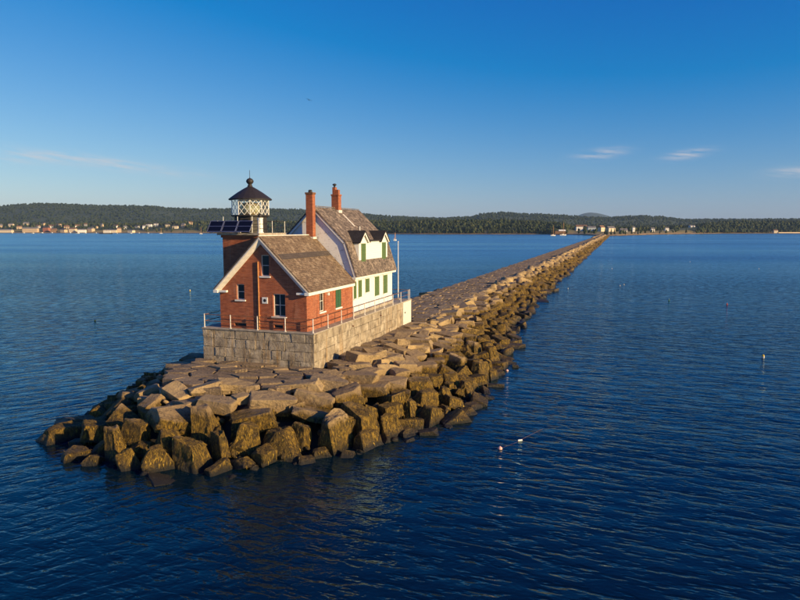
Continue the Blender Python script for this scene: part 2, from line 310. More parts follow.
# ------------------------------------------------------------------ mesh helpers
WORLD = {}
def tag(o, label=None, cat=None, group=None, kind=None):
    if label: o['label'] = label
    if cat: o['category'] = cat
    if group: o['group'] = group
    if kind: o['kind'] = kind
    return o
def thing(name, loc, label, cat, group=None):
    o = bpy.data.objects.new(name, None); o.location = loc; o.empty_display_size = .3; COL.objects.link(o); WORLD[o.name] = Vector(loc)
    return tag(o, label, cat, group)
def link(name, me, parent=None, loc=(0, 0, 0)):
    o = bpy.data.objects.new(name, me); COL.objects.link(o); o.parent = parent; o.location = loc; return o
class MB:
    def __init__(s): s.v = []; s.f = []
    def add(s, vs, fs):
        k = len(s.v); s.v += [tuple(v) for v in vs]; s.f += [tuple(i + k for i in f) for f in fs]; return s
    def box(s, x0, x1, y0, y1, z0, z1):
        return s.add([(x, y, z) for x in (x0, x1) for y in (y0, y1) for z in (z0, z1)],
                     [(0, 1, 3, 2), (4, 6, 7, 5), (0, 4, 5, 1), (2, 3, 7, 6), (0, 2, 6, 4), (1, 5, 7, 3)])
    def prism(s, poly, axis, a, b):                       # poly in the two other axes, extruded from a to b
        def P(u, w, t): return {'x': (t, u, w), 'y': (u, t, w), 'z': (u, w, t)}[axis]
        n = len(poly)
        return s.add([P(u, w, a) for u, w in poly] + [P(u, w, b) for u, w in poly],
                     [tuple(range(n))[::-1], tuple(range(n, 2 * n))] + [(i, (i + 1) % n, (i + 1) % n + n, i + n) for i in range(n)])
    def tube(s, p, q, r, n=8, r2=None):
        p, q = Vector(p), Vector(q); d = (q - p).normalized(); a = d.orthogonal().normalized(); b = d.cross(a); r2 = r if r2 is None else r2
        A = [p + (a * math.cos(2 * math.pi * i / n) + b * math.sin(2 * math.pi * i / n)) * r for i in range(n)]
        B = [q + (a * math.cos(2 * math.pi * i / n) + b * math.sin(2 * math.pi * i / n)) * r2 for i in range(n)]
        return s.add(A + B, [tuple(range(n))[::-1], tuple(range(n, 2 * n))] + [(i, (i + 1) % n, (i + 1) % n + n, i + n) for i in range(n)])
    def lathe(s, c, prof, n=12, rot=0.):
        vs = [(c[0] + r * math.cos(2 * math.pi * i / n + rot), c[1] + r * math.sin(2 * math.pi * i / n + rot), c[2] + z) for r, z in prof for i in range(n)]
        fs = [(k * n + i, k * n + (i + 1) % n, (k + 1) * n + (i + 1) % n, (k + 1) * n + i) for k in range(len(prof) - 1) for i in range(n)]
        fs += [tuple(range(n))[::-1], tuple(range((len(prof) - 1) * n, len(prof) * n))]
        return s.add(vs, fs)
    def mesh(s, name, mat, off=(0, 0, 0), smooth=False, bevel=0.):
        me = bpy.data.meshes.new(name); o = Vector(off)
        me.from_pydata([tuple(Vector(v) - o) for v in s.v], [], s.f)
        bm = bmesh.new(); bm.from_mesh(me); bmesh.ops.remove_doubles(bm, verts=bm.verts, dist=1e-5); bmesh.ops.recalc_face_normals(bm, faces=bm.faces)
        if bevel: bmesh.ops.bevel(bm, geom=bm.edges[:], offset=bevel, segments=1, affect='EDGES')
        bm.to_mesh(me); bm.free()
        me.materials.append(M[mat] if isinstance(mat, str) else mat)
        if smooth: me.polygons.foreach_set('use_smooth', [True] * len(me.polygons))
        return me
    def build(s, name, mat, parent=None, smooth=False, bevel=0.):
        root = parent
        while root is not None and root.parent is not None: root = root.parent
        off = WORLD[root.name] if root is not None and root.name in WORLD else Vector((0, 0, 0))
        return link(name, s.mesh(name, mat, off, smooth, bevel), parent)
    def single(s, name, mat, loc, label, cat, group=None, **k):   # a thing that is one mesh, its origin at loc
        return tag(link(name, s.mesh(name, mat, loc, **k), None, loc), label, cat, group)
def carve(o, cutters):
    m = MB()
    cm = MB()
    for c in cutters: cm.box(*c)
    root = o
    while root.parent is not None: root = root.parent
    off = WORLD[root.name]
    c = link('cutter_tmp', cm.mesh('cutter_tmp', 'white', off), o.parent)
    md = o.modifiers.new('cut', 'BOOLEAN'); md.operation = 'DIFFERENCE'; md.solver = 'EXACT'; md.object = c
    bpy.context.view_layer.update(); dg = bpy.context.evaluated_depsgraph_get()
    me = bpy.data.meshes.new_from_object(o.evaluated_get(dg)); o.modifiers.clear(); old = o.data; o.data = me
    cmd = c.data; bpy.data.objects.remove(c); bpy.data.meshes.remove(cmd); bpy.data.meshes.remove(old)
    me.name = o.name
def np_mesh(name, V, T, mat, smooth=False):
    me = bpy.data.meshes.new(name); V = np.asarray(V, np.float32); T = np.asarray(T, np.int32); k = T.shape[1]
    me.vertices.add(len(V)); me.vertices.foreach_set('co', V.ravel()); me.loops.add(T.size); me.loops.foreach_set('vertex_index', T.ravel())
    me.polygons.add(len(T)); me.polygons.foreach_set('loop_start', np.arange(0, T.size, k, dtype=np.int32)); me.polygons.foreach_set('loop_total', np.full(len(T), k, np.int32))
    if smooth: me.polygons.foreach_set('use_smooth', np.ones(len(T), bool))
    me.update(calc_edges=True); me.validate(); me.materials.append(M[mat]); return me

# ------------------------------------------------------------------ sea
def build_sea():
    n = 96; V = [(0, 0, 0)]; radii = [0.] + list(np.geomspace(8, 26000, 40)); Fc = []
    for r in radii[1:]:
        for i in range(n): V.append((r * math.cos(2 * math.pi * i / n), r * math.sin(2 * math.pi * i / n), 0))
    for i in range(n): Fc.append((0, 1 + i, 1 + (i + 1) % n))
    for k in range(len(radii) - 2):
        for i in range(n):
            a = 1 + k * n + i; b = 1 + k * n + (i + 1) % n; Fc.append((a, a + n, b + n, b))
    me = bpy.data.meshes.new('sea'); me.from_pydata(V, [], Fc); me.materials.append(M['water'])
    tag(link('sea', me), kind='structure')
build_sea()

# ------------------------------------------------------------------ breakwater body
ZB = 3.1                                                   # deck above the low-tide water
DECK = np.array([(.3, 1318), (-19.8, 95), (-20, 76), (-19.4, 66), (-18.9, 57), (-18.5, 47), (-18.6, 41.5), (-19.7, 37.8), (-22, 35.8), (-25, 35.0), (-28, 35.4), (-30, 37.4), (-31.3, 41), (-31.6, 66), (-27.8, 76), (-27.6, 95), (-7.4, 1318)], float)
WATL = np.array([(7.6, 1330), (-11.6, 170), (-11.75, 95), (-9.6, 70), (-8.7, 58), (-8.9, 47), (-10.0, 41.5), (-12.6, 35.3), (-16.3, 31.3), (-18.8, 29), (-21.6, 27.6), (-25, 27.0), (-29.0, 27.9), (-32.6, 31.0), (-36.5, 35.5), (-39, 44), (-39, 60), (-36, 100), (-15, 1330)], float)
def poly_sd(P, poly):                                      # signed distance, positive inside
    A = poly; B = np.roll(poly, -1, 0); out = np.empty(len(P))
    for k in range(0, len(P), 4000):
        p = P[k:k + 4000, None, :]; ab = (B - A)[None]; t = np.clip(((p - A) * ab).sum(-1) / (ab ** 2).sum(-1), 0, 1)
        d = np.sqrt((((A + ab * t[..., None]) - p) ** 2).sum(-1)).min(1)
        c = ((A[None, :, 1] > p[..., 1]) != (B[None, :, 1] > p[..., 1])) & (p[..., 0] < (B - A)[None, :, 0] * (p[..., 1] - A[None, :, 1]) / ((B - A)[None, :, 1] + 1e-12) + A[None, :, 0])
        out[k:k + 4000] = np.where(c.sum(1) % 2 == 1, d, -d)
    return out
def mound_h(P):
    P = np.atleast_2d(np.asarray(P, float)); a = poly_sd(P, DECK); b = poly_sd(P, WATL)
    t = np.clip(-a / np.maximum(-a + b, 1e-6), 0, 1)
    h = ZB * (1 - t ** np.interp(P[:, 1], [60, 92], [1.35, .72]))
    return np.where(a >= 0, ZB, np.where(b <= 0, b * .55, h))
BW = thing('breakwater', (-24, 43, 0), 'long granite rubble breakwater running from the lighthouse to the far shore', 'breakwater')
BWL = WORLD[BW.name]
def build_core():
    xs = np.arange(-44, 13, 1.0); ys = np.concatenate([np.arange(22, 90, 1.0), np.arange(90, 300, 6.), np.arange(300, 1331, 20.)])
    X, Y = np.meshgrid(xs, ys); P = np.stack([X.ravel(), Y.ravel()], 1); h = mound_h(P) - 1.25; h[h < -2.2] = -2.2
    V = np.column_stack([P, h]) - np.array(BWL); nx = len(xs); q = np.arange((len(ys) - 1) * (nx - 1)); i = q // (nx - 1) * nx + q % (nx - 1)
    link('core', np_mesh('core', V, np.stack([i, i + 1, i + nx + 1, i + nx], 1), 'core'), BW)
build_core()

# boulders ------------------------------------------------------------
def rock_mesh(seed, fine, rough):
    rd = random.Random(seed); bm = bmesh.new(); bmesh.ops.create_cube(bm, size=1)
    for v in bm.verts: v.co += Vector([rd.uniform(-.11, .11) for _ in range(3)])
    if rough > 1:                                           # tide-zone stones lean in to a ridge
        tx, ty, sx, sy = rd.uniform(.45, .85), rd.uniform(.35, .7), rd.uniform(-.15, .15), rd.uniform(-.1, .1)
        for v in bm.verts:
            if v.co.z > 0: v.co.x = v.co.x * tx + sx; v.co.y = v.co.y * ty + sy
    for k in range(rd.randint(2, 4) + (1 if rough > 1 else 0)):
        n = Vector([rd.choice((-1, 1)) * rd.uniform(.25, 1) for _ in range(3)]).normalized()
        d = max(v.co.dot(n) for v in bm.verts); co = n * d * rd.uniform(.66, .9)
        r = bmesh.ops.bisect_plane(bm, geom=bm.verts[:] + bm.edges[:] + bm.faces[:], plane_co=co, plane_no=n, clear_outer=True)
        ed = [e for e in r['geom_cut'] if isinstance(e, bmesh.types.BMEdge)]
        if len(ed) > 2: bmesh.ops.contextual_create(bm, geom=ed)
    bmesh.ops.remove_doubles(bm, verts=bm.verts, dist=.03)
    bmesh.ops.recalc_face_normals(bm, faces=bm.faces)
    if fine:
        bmesh.ops.bevel(bm, geom=bm.edges[:], offset=.022 * rough, segments=1, affect='EDGES', clamp_overlap=True)
        bmesh.ops.triangulate(bm, faces=bm.faces)
        for lim in (.38, .2, .11):
            e = [x for x in bm.edges if x.calc_length() > lim]
            if e: bmesh.ops.subdivide_edges(bm, edges=e, cuts=1); bmesh.ops.triangulate(bm, faces=bm.faces)
        bm.normal_update(); off = Vector((seed * 3.1, seed * 1.7, 0))
        for v in bm.verts:
            a = noise.fractal(v.co * 2.2 + off, 1., 2., 4) * .032 * rough + noise.noise(v.co * 9 + off) * .009 * rough
            v.co += v.normal * a
    else:
        bmesh.ops.triangulate(bm, faces=bm.faces)
    me = bpy.data.meshes.new('boulder'); bm.to_mesh(me); bm.free(); me.materials.append(M['rock'])
    return me
FINE = [rock_mesh(100 + i, True, 1.) for i in range(16)]; FINER = [rock_mesh(200 + i, True, 1.45) for i in range(10)]
COARSE = []
for i in range(24):
    me = rock_mesh(300 + i, False, 1); v = np.empty(len(me.vertices) * 3); me.vertices.foreach_get('co', v); me.calc_loop_triangles()
    t = np.empty(len(me.loop_triangles) * 3, np.int32); me.loop_triangles.foreach_get('vertices', t); COARSE.append((v.reshape(-1, 3), t.reshape(-1, 3))); bpy.data.meshes.remove(me)

boulders = []                                              # (center, dims, euler, round?)
def march(px, py):
    d = ray(px, py); t = np.linspace(15, 160, 600) / (d @ fwd); P = CAMP + d * t[:, None]
    h = mound_h(P[:, :2]); k = np.argmax(P[:, 2] < np.maximum(h, 0)); return P[k]
# the big stones one can pick out round the head: centre, size in the photograph, kind, yaw, tilt
HAND = [(64, 441, 54, 30, 'p', 8, 4), (76, 461, 44, 22, 'p', -5, 5), (80, 424, 38, 12, 's', 4, 3), (137, 436, 30, 28, 'p', 20, 8), (116, 452, 24, 44, 'p', 35, 20), (131, 465, 24, 28, 'p', 10, 12), (159, 465, 34, 32, 'p', -15, 6),
        (194, 461, 40, 36, 'p', 5, 4), (206, 428, 32, 40, 'p', 40, 18), (221, 447, 20, 28, 'p', 15, 5), (178, 420, 52, 22, 's', 25, 22), (287, 452, 56, 42, 'p', 38, 10), (335, 442, 40, 50, 'p', 30, 16), (368, 446, 32, 26, 'p', 5, 4),
        (362, 425, 42, 30, 'p', -10, 10), (252, 421, 42, 20, 'b', 15, 10), (271, 403, 47, 18, 'b', 1, 2), (315, 401, 42, 18, 'b', -8, 12), (322, 416, 52, 16, 's', 4, -14), (346, 401, 34, 24, 'b', 24, 12), (217, 405, 36, 14, 'b', -4, 4),
        (247, 440, 36, 30, 'p', -20, 8), (362, 361, 30, 17, 'b', 22, 14), (360, 378, 38, 14, 's', -6, 5), (328, 384, 40, 15, 'b', -10, 6), (368, 389, 44, 13, 'b', -3, 3), (392, 361, 23, 12, 'b', 8, 5), (404, 369, 20, 14, 'b', 12, 6),
        (426, 370, 20, 15, 'b', 10, 5), (419, 387, 26, 17, 'b', 22, 8), (424, 401, 30, 19, 'p', 12, 5), (390, 411, 24, 18, 'b', 18, 8), (430, 419, 36, 22, 'p', 8, 6), (408, 433, 24, 9, 'p', 0, 2), (390, 427, 22, 22, 'p', -12, 8),
        (382, 371, 15, 14, 'b', 30, 4), (471, 410, 28, 13, 'p', 12, 5), (178, 393, 30, 12, 's', -20, 18), (205, 388, 28, 10, 's', 14, -12), (152, 405, 26, 14, 'b', 40, 20), (300, 436, 22, 20, 'p', 0, 5),
        (236, 385, 34, 9, 's', 20, 10), (300, 386, 40, 12, 's', -9, -8), (168, 445, 26, 24, 'p', 14, 8), (100, 432, 30, 20, 'b', 20, 10), (340, 424, 30, 16, 'b', -14, 8), (410, 409, 16, 18, 'p', 10, 8), (445, 398, 22, 20, 'p', 20, 6), (452, 383, 20, 18, 'p', -10, 6), (466, 392, 24, 20, 'p', 30, 8), (478, 376, 26, 22, 'p', 12, 8), (492, 360, 24, 24, 'p', -20, 8), (492, 378, 14, 14, 'p', 0, 3), (455, 366, 22, 18, 'p', 16, 10), (440, 360, 16, 14, 'b', 10, 8), (472, 350, 24, 16, 'p', 10, 6)]
rh = random.Random(5)
for px, py, w, h, kd, yw, tl in HAND:
    p = march(px, py); sc = F / ((p - CAMP) @ fwd); W, Hh = w / sc, h / sc
    if kd == 's': dims = (W * 1.05, W * .62, max(.4, Hh * .75))
    elif kd == 'b': dims = (W * 1.0, W * .6, max(.5, Hh * .92))
    else: dims = (W * .98, W * .80, Hh * 1.2)
    v = ray(px, py); v = v / np.linalg.norm(v)
    c = p + v * dims[1] * (.32 if kd != 's' else .2)
    boulders.append((c, dims, (R(rh.uniform(-6, 6) + (tl if kd == 's' else 0) * .8), R(tl * rh.choice((-1, 1)) * .8), yaw + R(yw * .5 + rh.choice((-1, 1, 1)) * rh.uniform(25, 52) if kd == 'p' else yw * 1.5 + rh.uniform(-14, 14))), kd == 'p', True))
def scatter(n, x0, x1, y0, y1, smin, smax, spacing, over=None, seed=1):
    rd = np.random.default_rng(seed); P = np.column_stack([rd.uniform(x0, x1, n), rd.uniform(y0, y1, n)])
    a = poly_sd(P, DECK); b = poly_sd(P, WATL); ok = (a < .25) & (b > -.45); P = P[ok]; a = a[ok]; b = b[ok]; h = mound_h(P)
    cell = {}; res = []
    for (c, dims, *_r) in boulders: cell.setdefault((int(c[0] // 3), int(c[1] // 3)), []).append((c[0], c[1], max(dims[0], dims[1]) * .55 + .3))
    for k in range(len(P)):
        s = rd.uniform(smin, smax) * (1. if rd.random() < .8 else 1.35); r = s * spacing; i, j = int(P[k, 0] // 3), int(P[k, 1] // 3); bad = False
        for di in (-1, 0, 1):
            for dj in (-1, 0, 1):
                for (qx, qy, qr) in cell.get((i + di, j + dj), ()):
                    if (qx - P[k, 0]) ** 2 + (qy - P[k, 1]) ** 2 < ((r + qr) * .5 if qr < 1.2 else max(r * .5 + qr * .55, .5)) ** 2: bad = True; break
                if bad: break
            if bad: break
        if bad: continue
        cell.setdefault((i, j), []).append((P[k, 0], P[k, 1], r))
        low = h[k] < 1.6
        dims = (s * rd.uniform(.85, 1.35), s * rd.uniform(.65, 1.0), s * rd.uniform(.42, .75) * (1.15 if low else 1.))
        e = (R(rd.normal(0, 13)), R(rd.normal(0, 13)) + (R(14) if P[k, 0] > -22 or P[k, 1] > 112 else R(-14)) * rd.uniform(0, 1.3), rd.uniform(0, 6.28))
        if h[k] > 1.9 and P[k, 1] < 112: dims = (s * rd.uniform(1.1, 1.6), s * rd.uniform(.8, 1.1), s * rd.uniform(.42, .6)); e = (e[0] * .5, e[1] * .5, e[2])
        z = h[k] - dims[2] * .22 + rd.uniform(-.12, .22) - (.25 if a[k] > -.5 else 0) - (.32 if P[k, 1] < 41 else 0) - (.55 if P[k, 0] < -28 and P[k, 1] > 36 else 0)
        res.append((np.array([P[k, 0], P[k, 1], z]), dims, e, low and rd.random() < .6, False))
    return res
boulders += scatter(22000, -40, -7, 26, 112, 1.0, 2.0, .88, seed=3)
near_n = len(boulders)
boulders += scatter(90000, -21, -5, 112, 480, 1.2, 2.3, .90, seed=4)
boulders += scatter(90000, -15, 9, 480, 1322, 1.7, 2.8, .85, seed=5)
_rr = np.random.default_rng(31); _P = np.column_stack([_rr.uniform(-38, -8, 1600), _rr.uniform(27, 84, 1600)]); _a = poly_sd(_P, DECK); _b = poly_sd(_P, WATL); _ok = (_a < -.2) & (_b > .2); _P = _P[_ok]; _h = mound_h(_P)
for (x, y), h in zip(_P, _h):
    s_ = _rr.uniform(.22, .62); boulders.append((np.array([x, y, h - .55 + _rr.uniform(-.25, .35)]), (s_ * _rr.uniform(.9, 1.5), s_, s_ * _rr.uniform(.5, .9)), tuple(_rr.uniform(-.6, .6, 2)) + (_rr.uniform(0, 6.28),), False, False))
C_ = np.array([b[0] for b in boulders]); D_ = np.array([max(b[1]) for b in boulders])
px_, py_, w_ = proj(C_); size_px = D_ / w_ * (0.2 + (C_[:, 0] > -30)) * ((px_ > -30) & (px_ < 830) & (py_ < 640)) + 100. * np.array([b[4] for b in boulders])
order = np.argsort(-size_px); single = set(order[:300].tolist())
VV, TT, nv = [], [], 0
rb = random.Random(11); near_boulders = []
for i, (c, dims, e, rnd, _h) in enumerate(boulders):
    if i in single:
        o = link('boulder', rb.choice(FINER if rnd else FINE), BW, tuple(Vector(c) - BWL)); o.scale = dims; o.rotation_euler = e; near_boulders.append(o)
    else:
        v, t = rb.choice(COARSE); m = np.array(Euler(e).to_matrix()); q = (v * np.array(dims)) @ m.T + c - np.array(BWL)
        VV.append(q); TT.append(t + nv); nv += len(q)
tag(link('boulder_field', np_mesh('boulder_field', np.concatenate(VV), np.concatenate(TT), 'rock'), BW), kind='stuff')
# a stone standing clear of the water off the flank
p = at_z(516, 367, 0); o = link('boulder', FINER[2], BW, tuple(Vector(p) - BWL)); o.scale = (.8, .7, .5); near_boulders.append(o)

# deck slabs ----------------------------------------------------------
PX0, PX1, PY0, PY1, PZ = -30.8, -20.85, 42.75, 68.0, 5.72   # the lighthouse platform
def deck_slabs():
    rd = random.Random(21); out = []; y = 70.6
    while y < 1316:
        dy = rd.uniform(1.1, 2.0) if y < 44 else rd.uniform(.9, 1.6) if y < 120 else rd.uniform(1.3, 2.4) if y < 400 else rd.uniform(3, 5)
        ym = y + dy / 2; ts = np.linspace(-33, 3, 361); ins = ts[poly_sd(np.column_stack([ts, np.full(361, ym)]), DECK) > -.1]
        if len(ins) > 4:
            x = ins[0] - rd.uniform(0, .3)
            while x < ins[-1] - .4:
                dx = rd.uniform(1.2, 3.0) if y < 44 else rd.uniform(.9, 2.4)
                if x + dx > ins[-1] - .5: dx = ins[-1] + rd.uniform(-.1, .35) - x
                cx = x + dx / 2
                if not (PX0 + .1 < x and x + dx < PX1 - .1 and PY0 + .2 < y and y + dy < PY1 - .2): out.append((x, x + dx, y, y + dy))
                x += dx
        y += dy
    return out
def clip_half(poly, mx, my, nx, ny):                         # keep the side where (p-m).n <= 0
    out = []
    for (ax, ay), (bx_, by_) in zip(poly, poly[1:] + poly[:1]):
        da, db = (ax - mx) * nx + (ay - my) * ny, (bx_ - mx) * nx + (by_ - my) * ny
        if da <= 0: out.append((ax, ay))
        if da * db < 0: t = da / (da - db); out.append((ax + (bx_ - ax) * t, ay + (by_ - ay) * t))
    return out
def head_flags():
    rd = random.Random(33); P = []; sq = 1.75                 # stones longer across the head than along it
    for _ in range(7000):
        x, y = rd.uniform(-33, -16.5), rd.uniform(34, 72)
        if PX0 - .3 < x < PX1 + .3 and PY0 - .3 < y < PY1 + .3: continue
        r = rd.uniform(.62, 1.25)
        if all(((x - a) / sq) ** 2 + (y - b) ** 2 > ((r + q) * .5) ** 2 for a, b, q in P): P.append((x, y, r))
    # mirror the seeds across the platform faces so that cells stop at the wall
    near = [(p[0], p[1]) for p in P]; G = list(near)
    G += [(x, 2 * (PY0 + .05) - y) for x, y in near if PY0 - 3.5 < y < PY0 and PX0 - 1 < x < PX1 + 1]
    G += [(2 * (PX1 - .05) - x, y) for x, y in near if PX1 < x < PX1 + 3.5 and PY0 - 1 < y < PY1 + 1]; G += [(2 * (PX0 + .05) - x, y) for x, y in near if PX0 - 3.5 < x < PX0 and PY0 - 1 < y < PY1 + 1]
    inside = poly_sd(np.array(near), DECK) > -.15; out = []
    for (x, y), ok in zip(near, inside):
        if not ok or y > 71: continue
        poly = [(x - 2.6, y - 2), (x + 2.6, y - 2), (x + 2.6, y + 2), (x - 2.6, y + 2)]
        for a, b in G:
            if (a, b) == (x, y) or abs(a - x) > 5.5 or abs(b - y) > 4.2: continue
            nx, ny = (a - x) / sq ** 2, b - y; poly = clip_half(poly, (a + x) / 2, (b + y) / 2, nx, ny)
            if len(poly) < 3: break
        if len(poly) >= 3: out.append((x, y, poly))
    return out
def flag_geo(cx, cy, poly, rd):
    poly = [(x, y) for k, (x, y) in enumerate(poly) if math.hypot(x - poly[k - 1][0], y - poly[k - 1][1]) > .12]
    ccx = sum(p[0] for p in poly) / len(poly); ccy = sum(p[1] for p in poly) / len(poly); cs = []
    for x, y in poly: d = math.hypot(x - ccx, y - ccy) + 1e-6; f = 1 - rd.uniform(.03, .09) / d; cs.append((ccx + (x - ccx) * f, ccy + (y - ccy) * f))
    z = ZB + rd.gauss(0, .05); tx, ty = rd.gauss(0, .02), rd.gauss(0, .025); n = len(cs); zt = lambda x, y: z + tx * (x - ccx) + ty * (y - ccy)
    top = [(ccx + (x - ccx) * .93, ccy + (y - ccy) * .93, zt(x, y) + rd.uniform(-.012, .012)) for x, y in cs]; mid = [(x, y, zt(x, y) - rd.uniform(.04, .09)) for x, y in cs]; bot = [(x, y, z - .62) for x, y in cs]
    return top + mid + bot, [tuple(range(n))] + [(k * n + n + i, k * n + n + (i + 1) % n, k * n + (i + 1) % n, k * n + i) for k in (0, 1) for i in range(n)]
def slab_geo(x0, x1, y0, y1, rd):
    j = .24 if y0 < 44 else .13 if y0 < 120 else .05; g = .05 if y0 < 150 else .03
    near = y0 < 43
    cs = [(x0 + g + rd.uniform(0, j), y0 + g + rd.uniform(-j, j) * .6), (x1 - g - rd.uniform(0, j), y0 + g + rd.uniform(-j, j) * .6), (x1 - g - rd.uniform(0, j), y1 - g + rd.uniform(-j, j) * .6), (x0 + g + rd.uniform(0, j), y1 - g + rd.uniform(-j, j) * .6)]
    z = ZB + rd.gauss(0, .045 if not near else .05); tx, ty = rd.gauss(0, .01 if not near else .018), rd.gauss(0, .01 if not near else .018); cx, cy = (x0 + x1) / 2, (y0 + y1) / 2
    if near and rd.random() < .5:                          # broken corner
        k = rd.randrange(4); a, b, c = cs[k - 1], cs[k], cs[(k + 1) % 4]; f1, f2 = rd.uniform(.25, .6), rd.uniform(.25, .6)
        cs[k:k + 1] = [(b[0] + (a[0] - b[0]) * f1, b[1] + (a[1] - b[1]) * f1), (b[0] + (c[0] - b[0]) * f2, b[1] + (c[1] - b[1]) * f2)]
    n = len(cs); top = [(cx + (x - cx) * .955, cy + (y - cy) * .95, z + tx * (x - cx) + ty * (y - cy)) for x, y in cs]
    mid = [(x, y, z - .05 + tx * (x - cx) + ty * (y - cy)) for x, y in cs]; bot = [(x, y, z - .62) for x, y in cs]
    return top + mid + bot, [tuple(range(n))] + [(k * n + n + i, k * n + n + (i + 1) % n, k * n + (i + 1) % n, k * n + i) for k in (0, 1) for i in range(n)]
def build_deck():
    sl = deck_slabs(); rd = random.Random(8); nf = 0
    for cx, cy, poly in head_flags():
        if len(poly) < 3: continue
        v, f = flag_geo(cx, cy, poly, rd); me = bpy.data.meshes.new('paving_slab'); c = Vector((cx, cy, ZB)); me.from_pydata([tuple(Vector(q) - c) for q in v], [], f); me.materials.append(M['slab']); link('paving_slab', me, BW, tuple(c - BWL)); nf += 1
    def key(s):
        c = np.array([(s[0] + s[1]) / 2, (s[2] + s[3]) / 2, ZB]); hid = c[0] < PX0 + 8 and PY0 < c[1] < 95
        return (1e9 if hid else 0) + np.linalg.norm(c - CAMP) ** 2 / ((s[1] - s[0]) * (s[3] - s[2]))
    sl.sort(key=key); stuff = MB()
    for i, s in enumerate(sl):
        v, f = slab_geo(*s, rd)
        if i < 300 - nf:
            c = Vector(((s[0] + s[1]) / 2, (s[2] + s[3]) / 2, ZB)); me = bpy.data.meshes.new('paving_slab')
            me.from_pydata([tuple(Vector(q) - c) for q in v], [], f); me.materials.append(M['slab']); link('paving_slab', me, BW, tuple(c - BWL))
        else: stuff.add(v, f)
    me = bpy.data.meshes.new('paving'); me.from_pydata([tuple(Vector(q) - BWL) for q in stuff.v], [], stuff.f); me.materials.append(M['slab'])
    tag(link('paving', me, BW), kind='stuff')
build_deck()

# rockweed hanging on the near stones -----------------------------------
def build_weed():
    rd = np.random.default_rng(3); V = []; T = []; nv = 0
    bpy.context.view_layer.update()
    for o in near_boulders:
        mw = np.array(o.matrix_world); me = o.data
        if mw[1, 3] > 75 or mw[2, 3] > 2.4: continue
        nvv = len(me.vertices); co = np.empty(nvv * 3); me.vertices.foreach_get('co', co); co = co.reshape(-1, 3) @ mw[:3, :3].T + mw[:3, 3]
        me.calc_loop_triangles(); tr = np.empty(len(me.loop_triangles) * 3, np.int32); me.loop_triangles.foreach_get('vertices', tr); tr = tr.reshape(-1, 3)
        a, b, c = co[tr[:, 0]], co[tr[:, 1]], co[tr[:, 2]]; nn = np.cross(b - a, c - a); ar = np.linalg.norm(nn, axis=1) / 2; nn /= (2 * ar[:, None] + 1e-9)
        cnt = int(ar.sum() * 34); k = rd.choice(len(tr), cnt, p=ar / ar.sum()); u = rd.random((cnt, 2)); fl = u.sum(1) > 1; u[fl] = 1 - u[fl]
        P = a[k] + (b - a)[k] * u[:, :1] + (c - a)[k] * u[:, 1:]; N = nn[k]
        lim = 1.85 + .35 * np.sin(P[:, 0] * 1.3 + P[:, 1] * 1.7) + rd.normal(0, .15, cnt)
        ok = (P[:, 2] < lim) & (P[:, 2] > .32) & (N[:, 2] > -.5); P = P[ok]; N = N[ok]; m = len(P)
        if not m: continue
        dn = np.array([0, 0, -1.]) - N * (-N[:, 2:3]); dn += rd.normal(0, .22, (m, 3)); dn -= N * (dn * N).sum(1, keepdims=True); dn /= np.linalg.norm(dn, axis=1, keepdims=True) + 1e-9
        sd = np.cross(dn, N); L = rd.uniform(.12, .32, (m, 1)); w = rd.uniform(.010, .028, (m, 1)); li = rd.uniform(.0, .025, (m, 1))
        p0 = P - N * .02; p1 = P + dn * L * .4 + N * (li + .015); p2 = P + dn * L + N * li * .4 + np.array([0, 0, -1.]) * L * .15
        q = np.stack([p0 - sd * w * .4, p0 + sd * w * .4, p1 - sd * w, p1 + sd * w, p2], 1).reshape(-1, 3)
        base = nv + np.arange(m)[:, None] * 5; V.append(q)
        for tri in ((0, 1, 3), (0, 3, 2), (2, 3, 4)): T.append(base + np.array(tri))
        nv += 5 * m
    me = np_mesh('seaweed', np.concatenate(V), np.concatenate(T), 'weed', True)
    tag(link('seaweed', me), 'yellow brown rockweed hanging on the stones above the waterline', 'seaweed', kind='stuff')
build_weed()

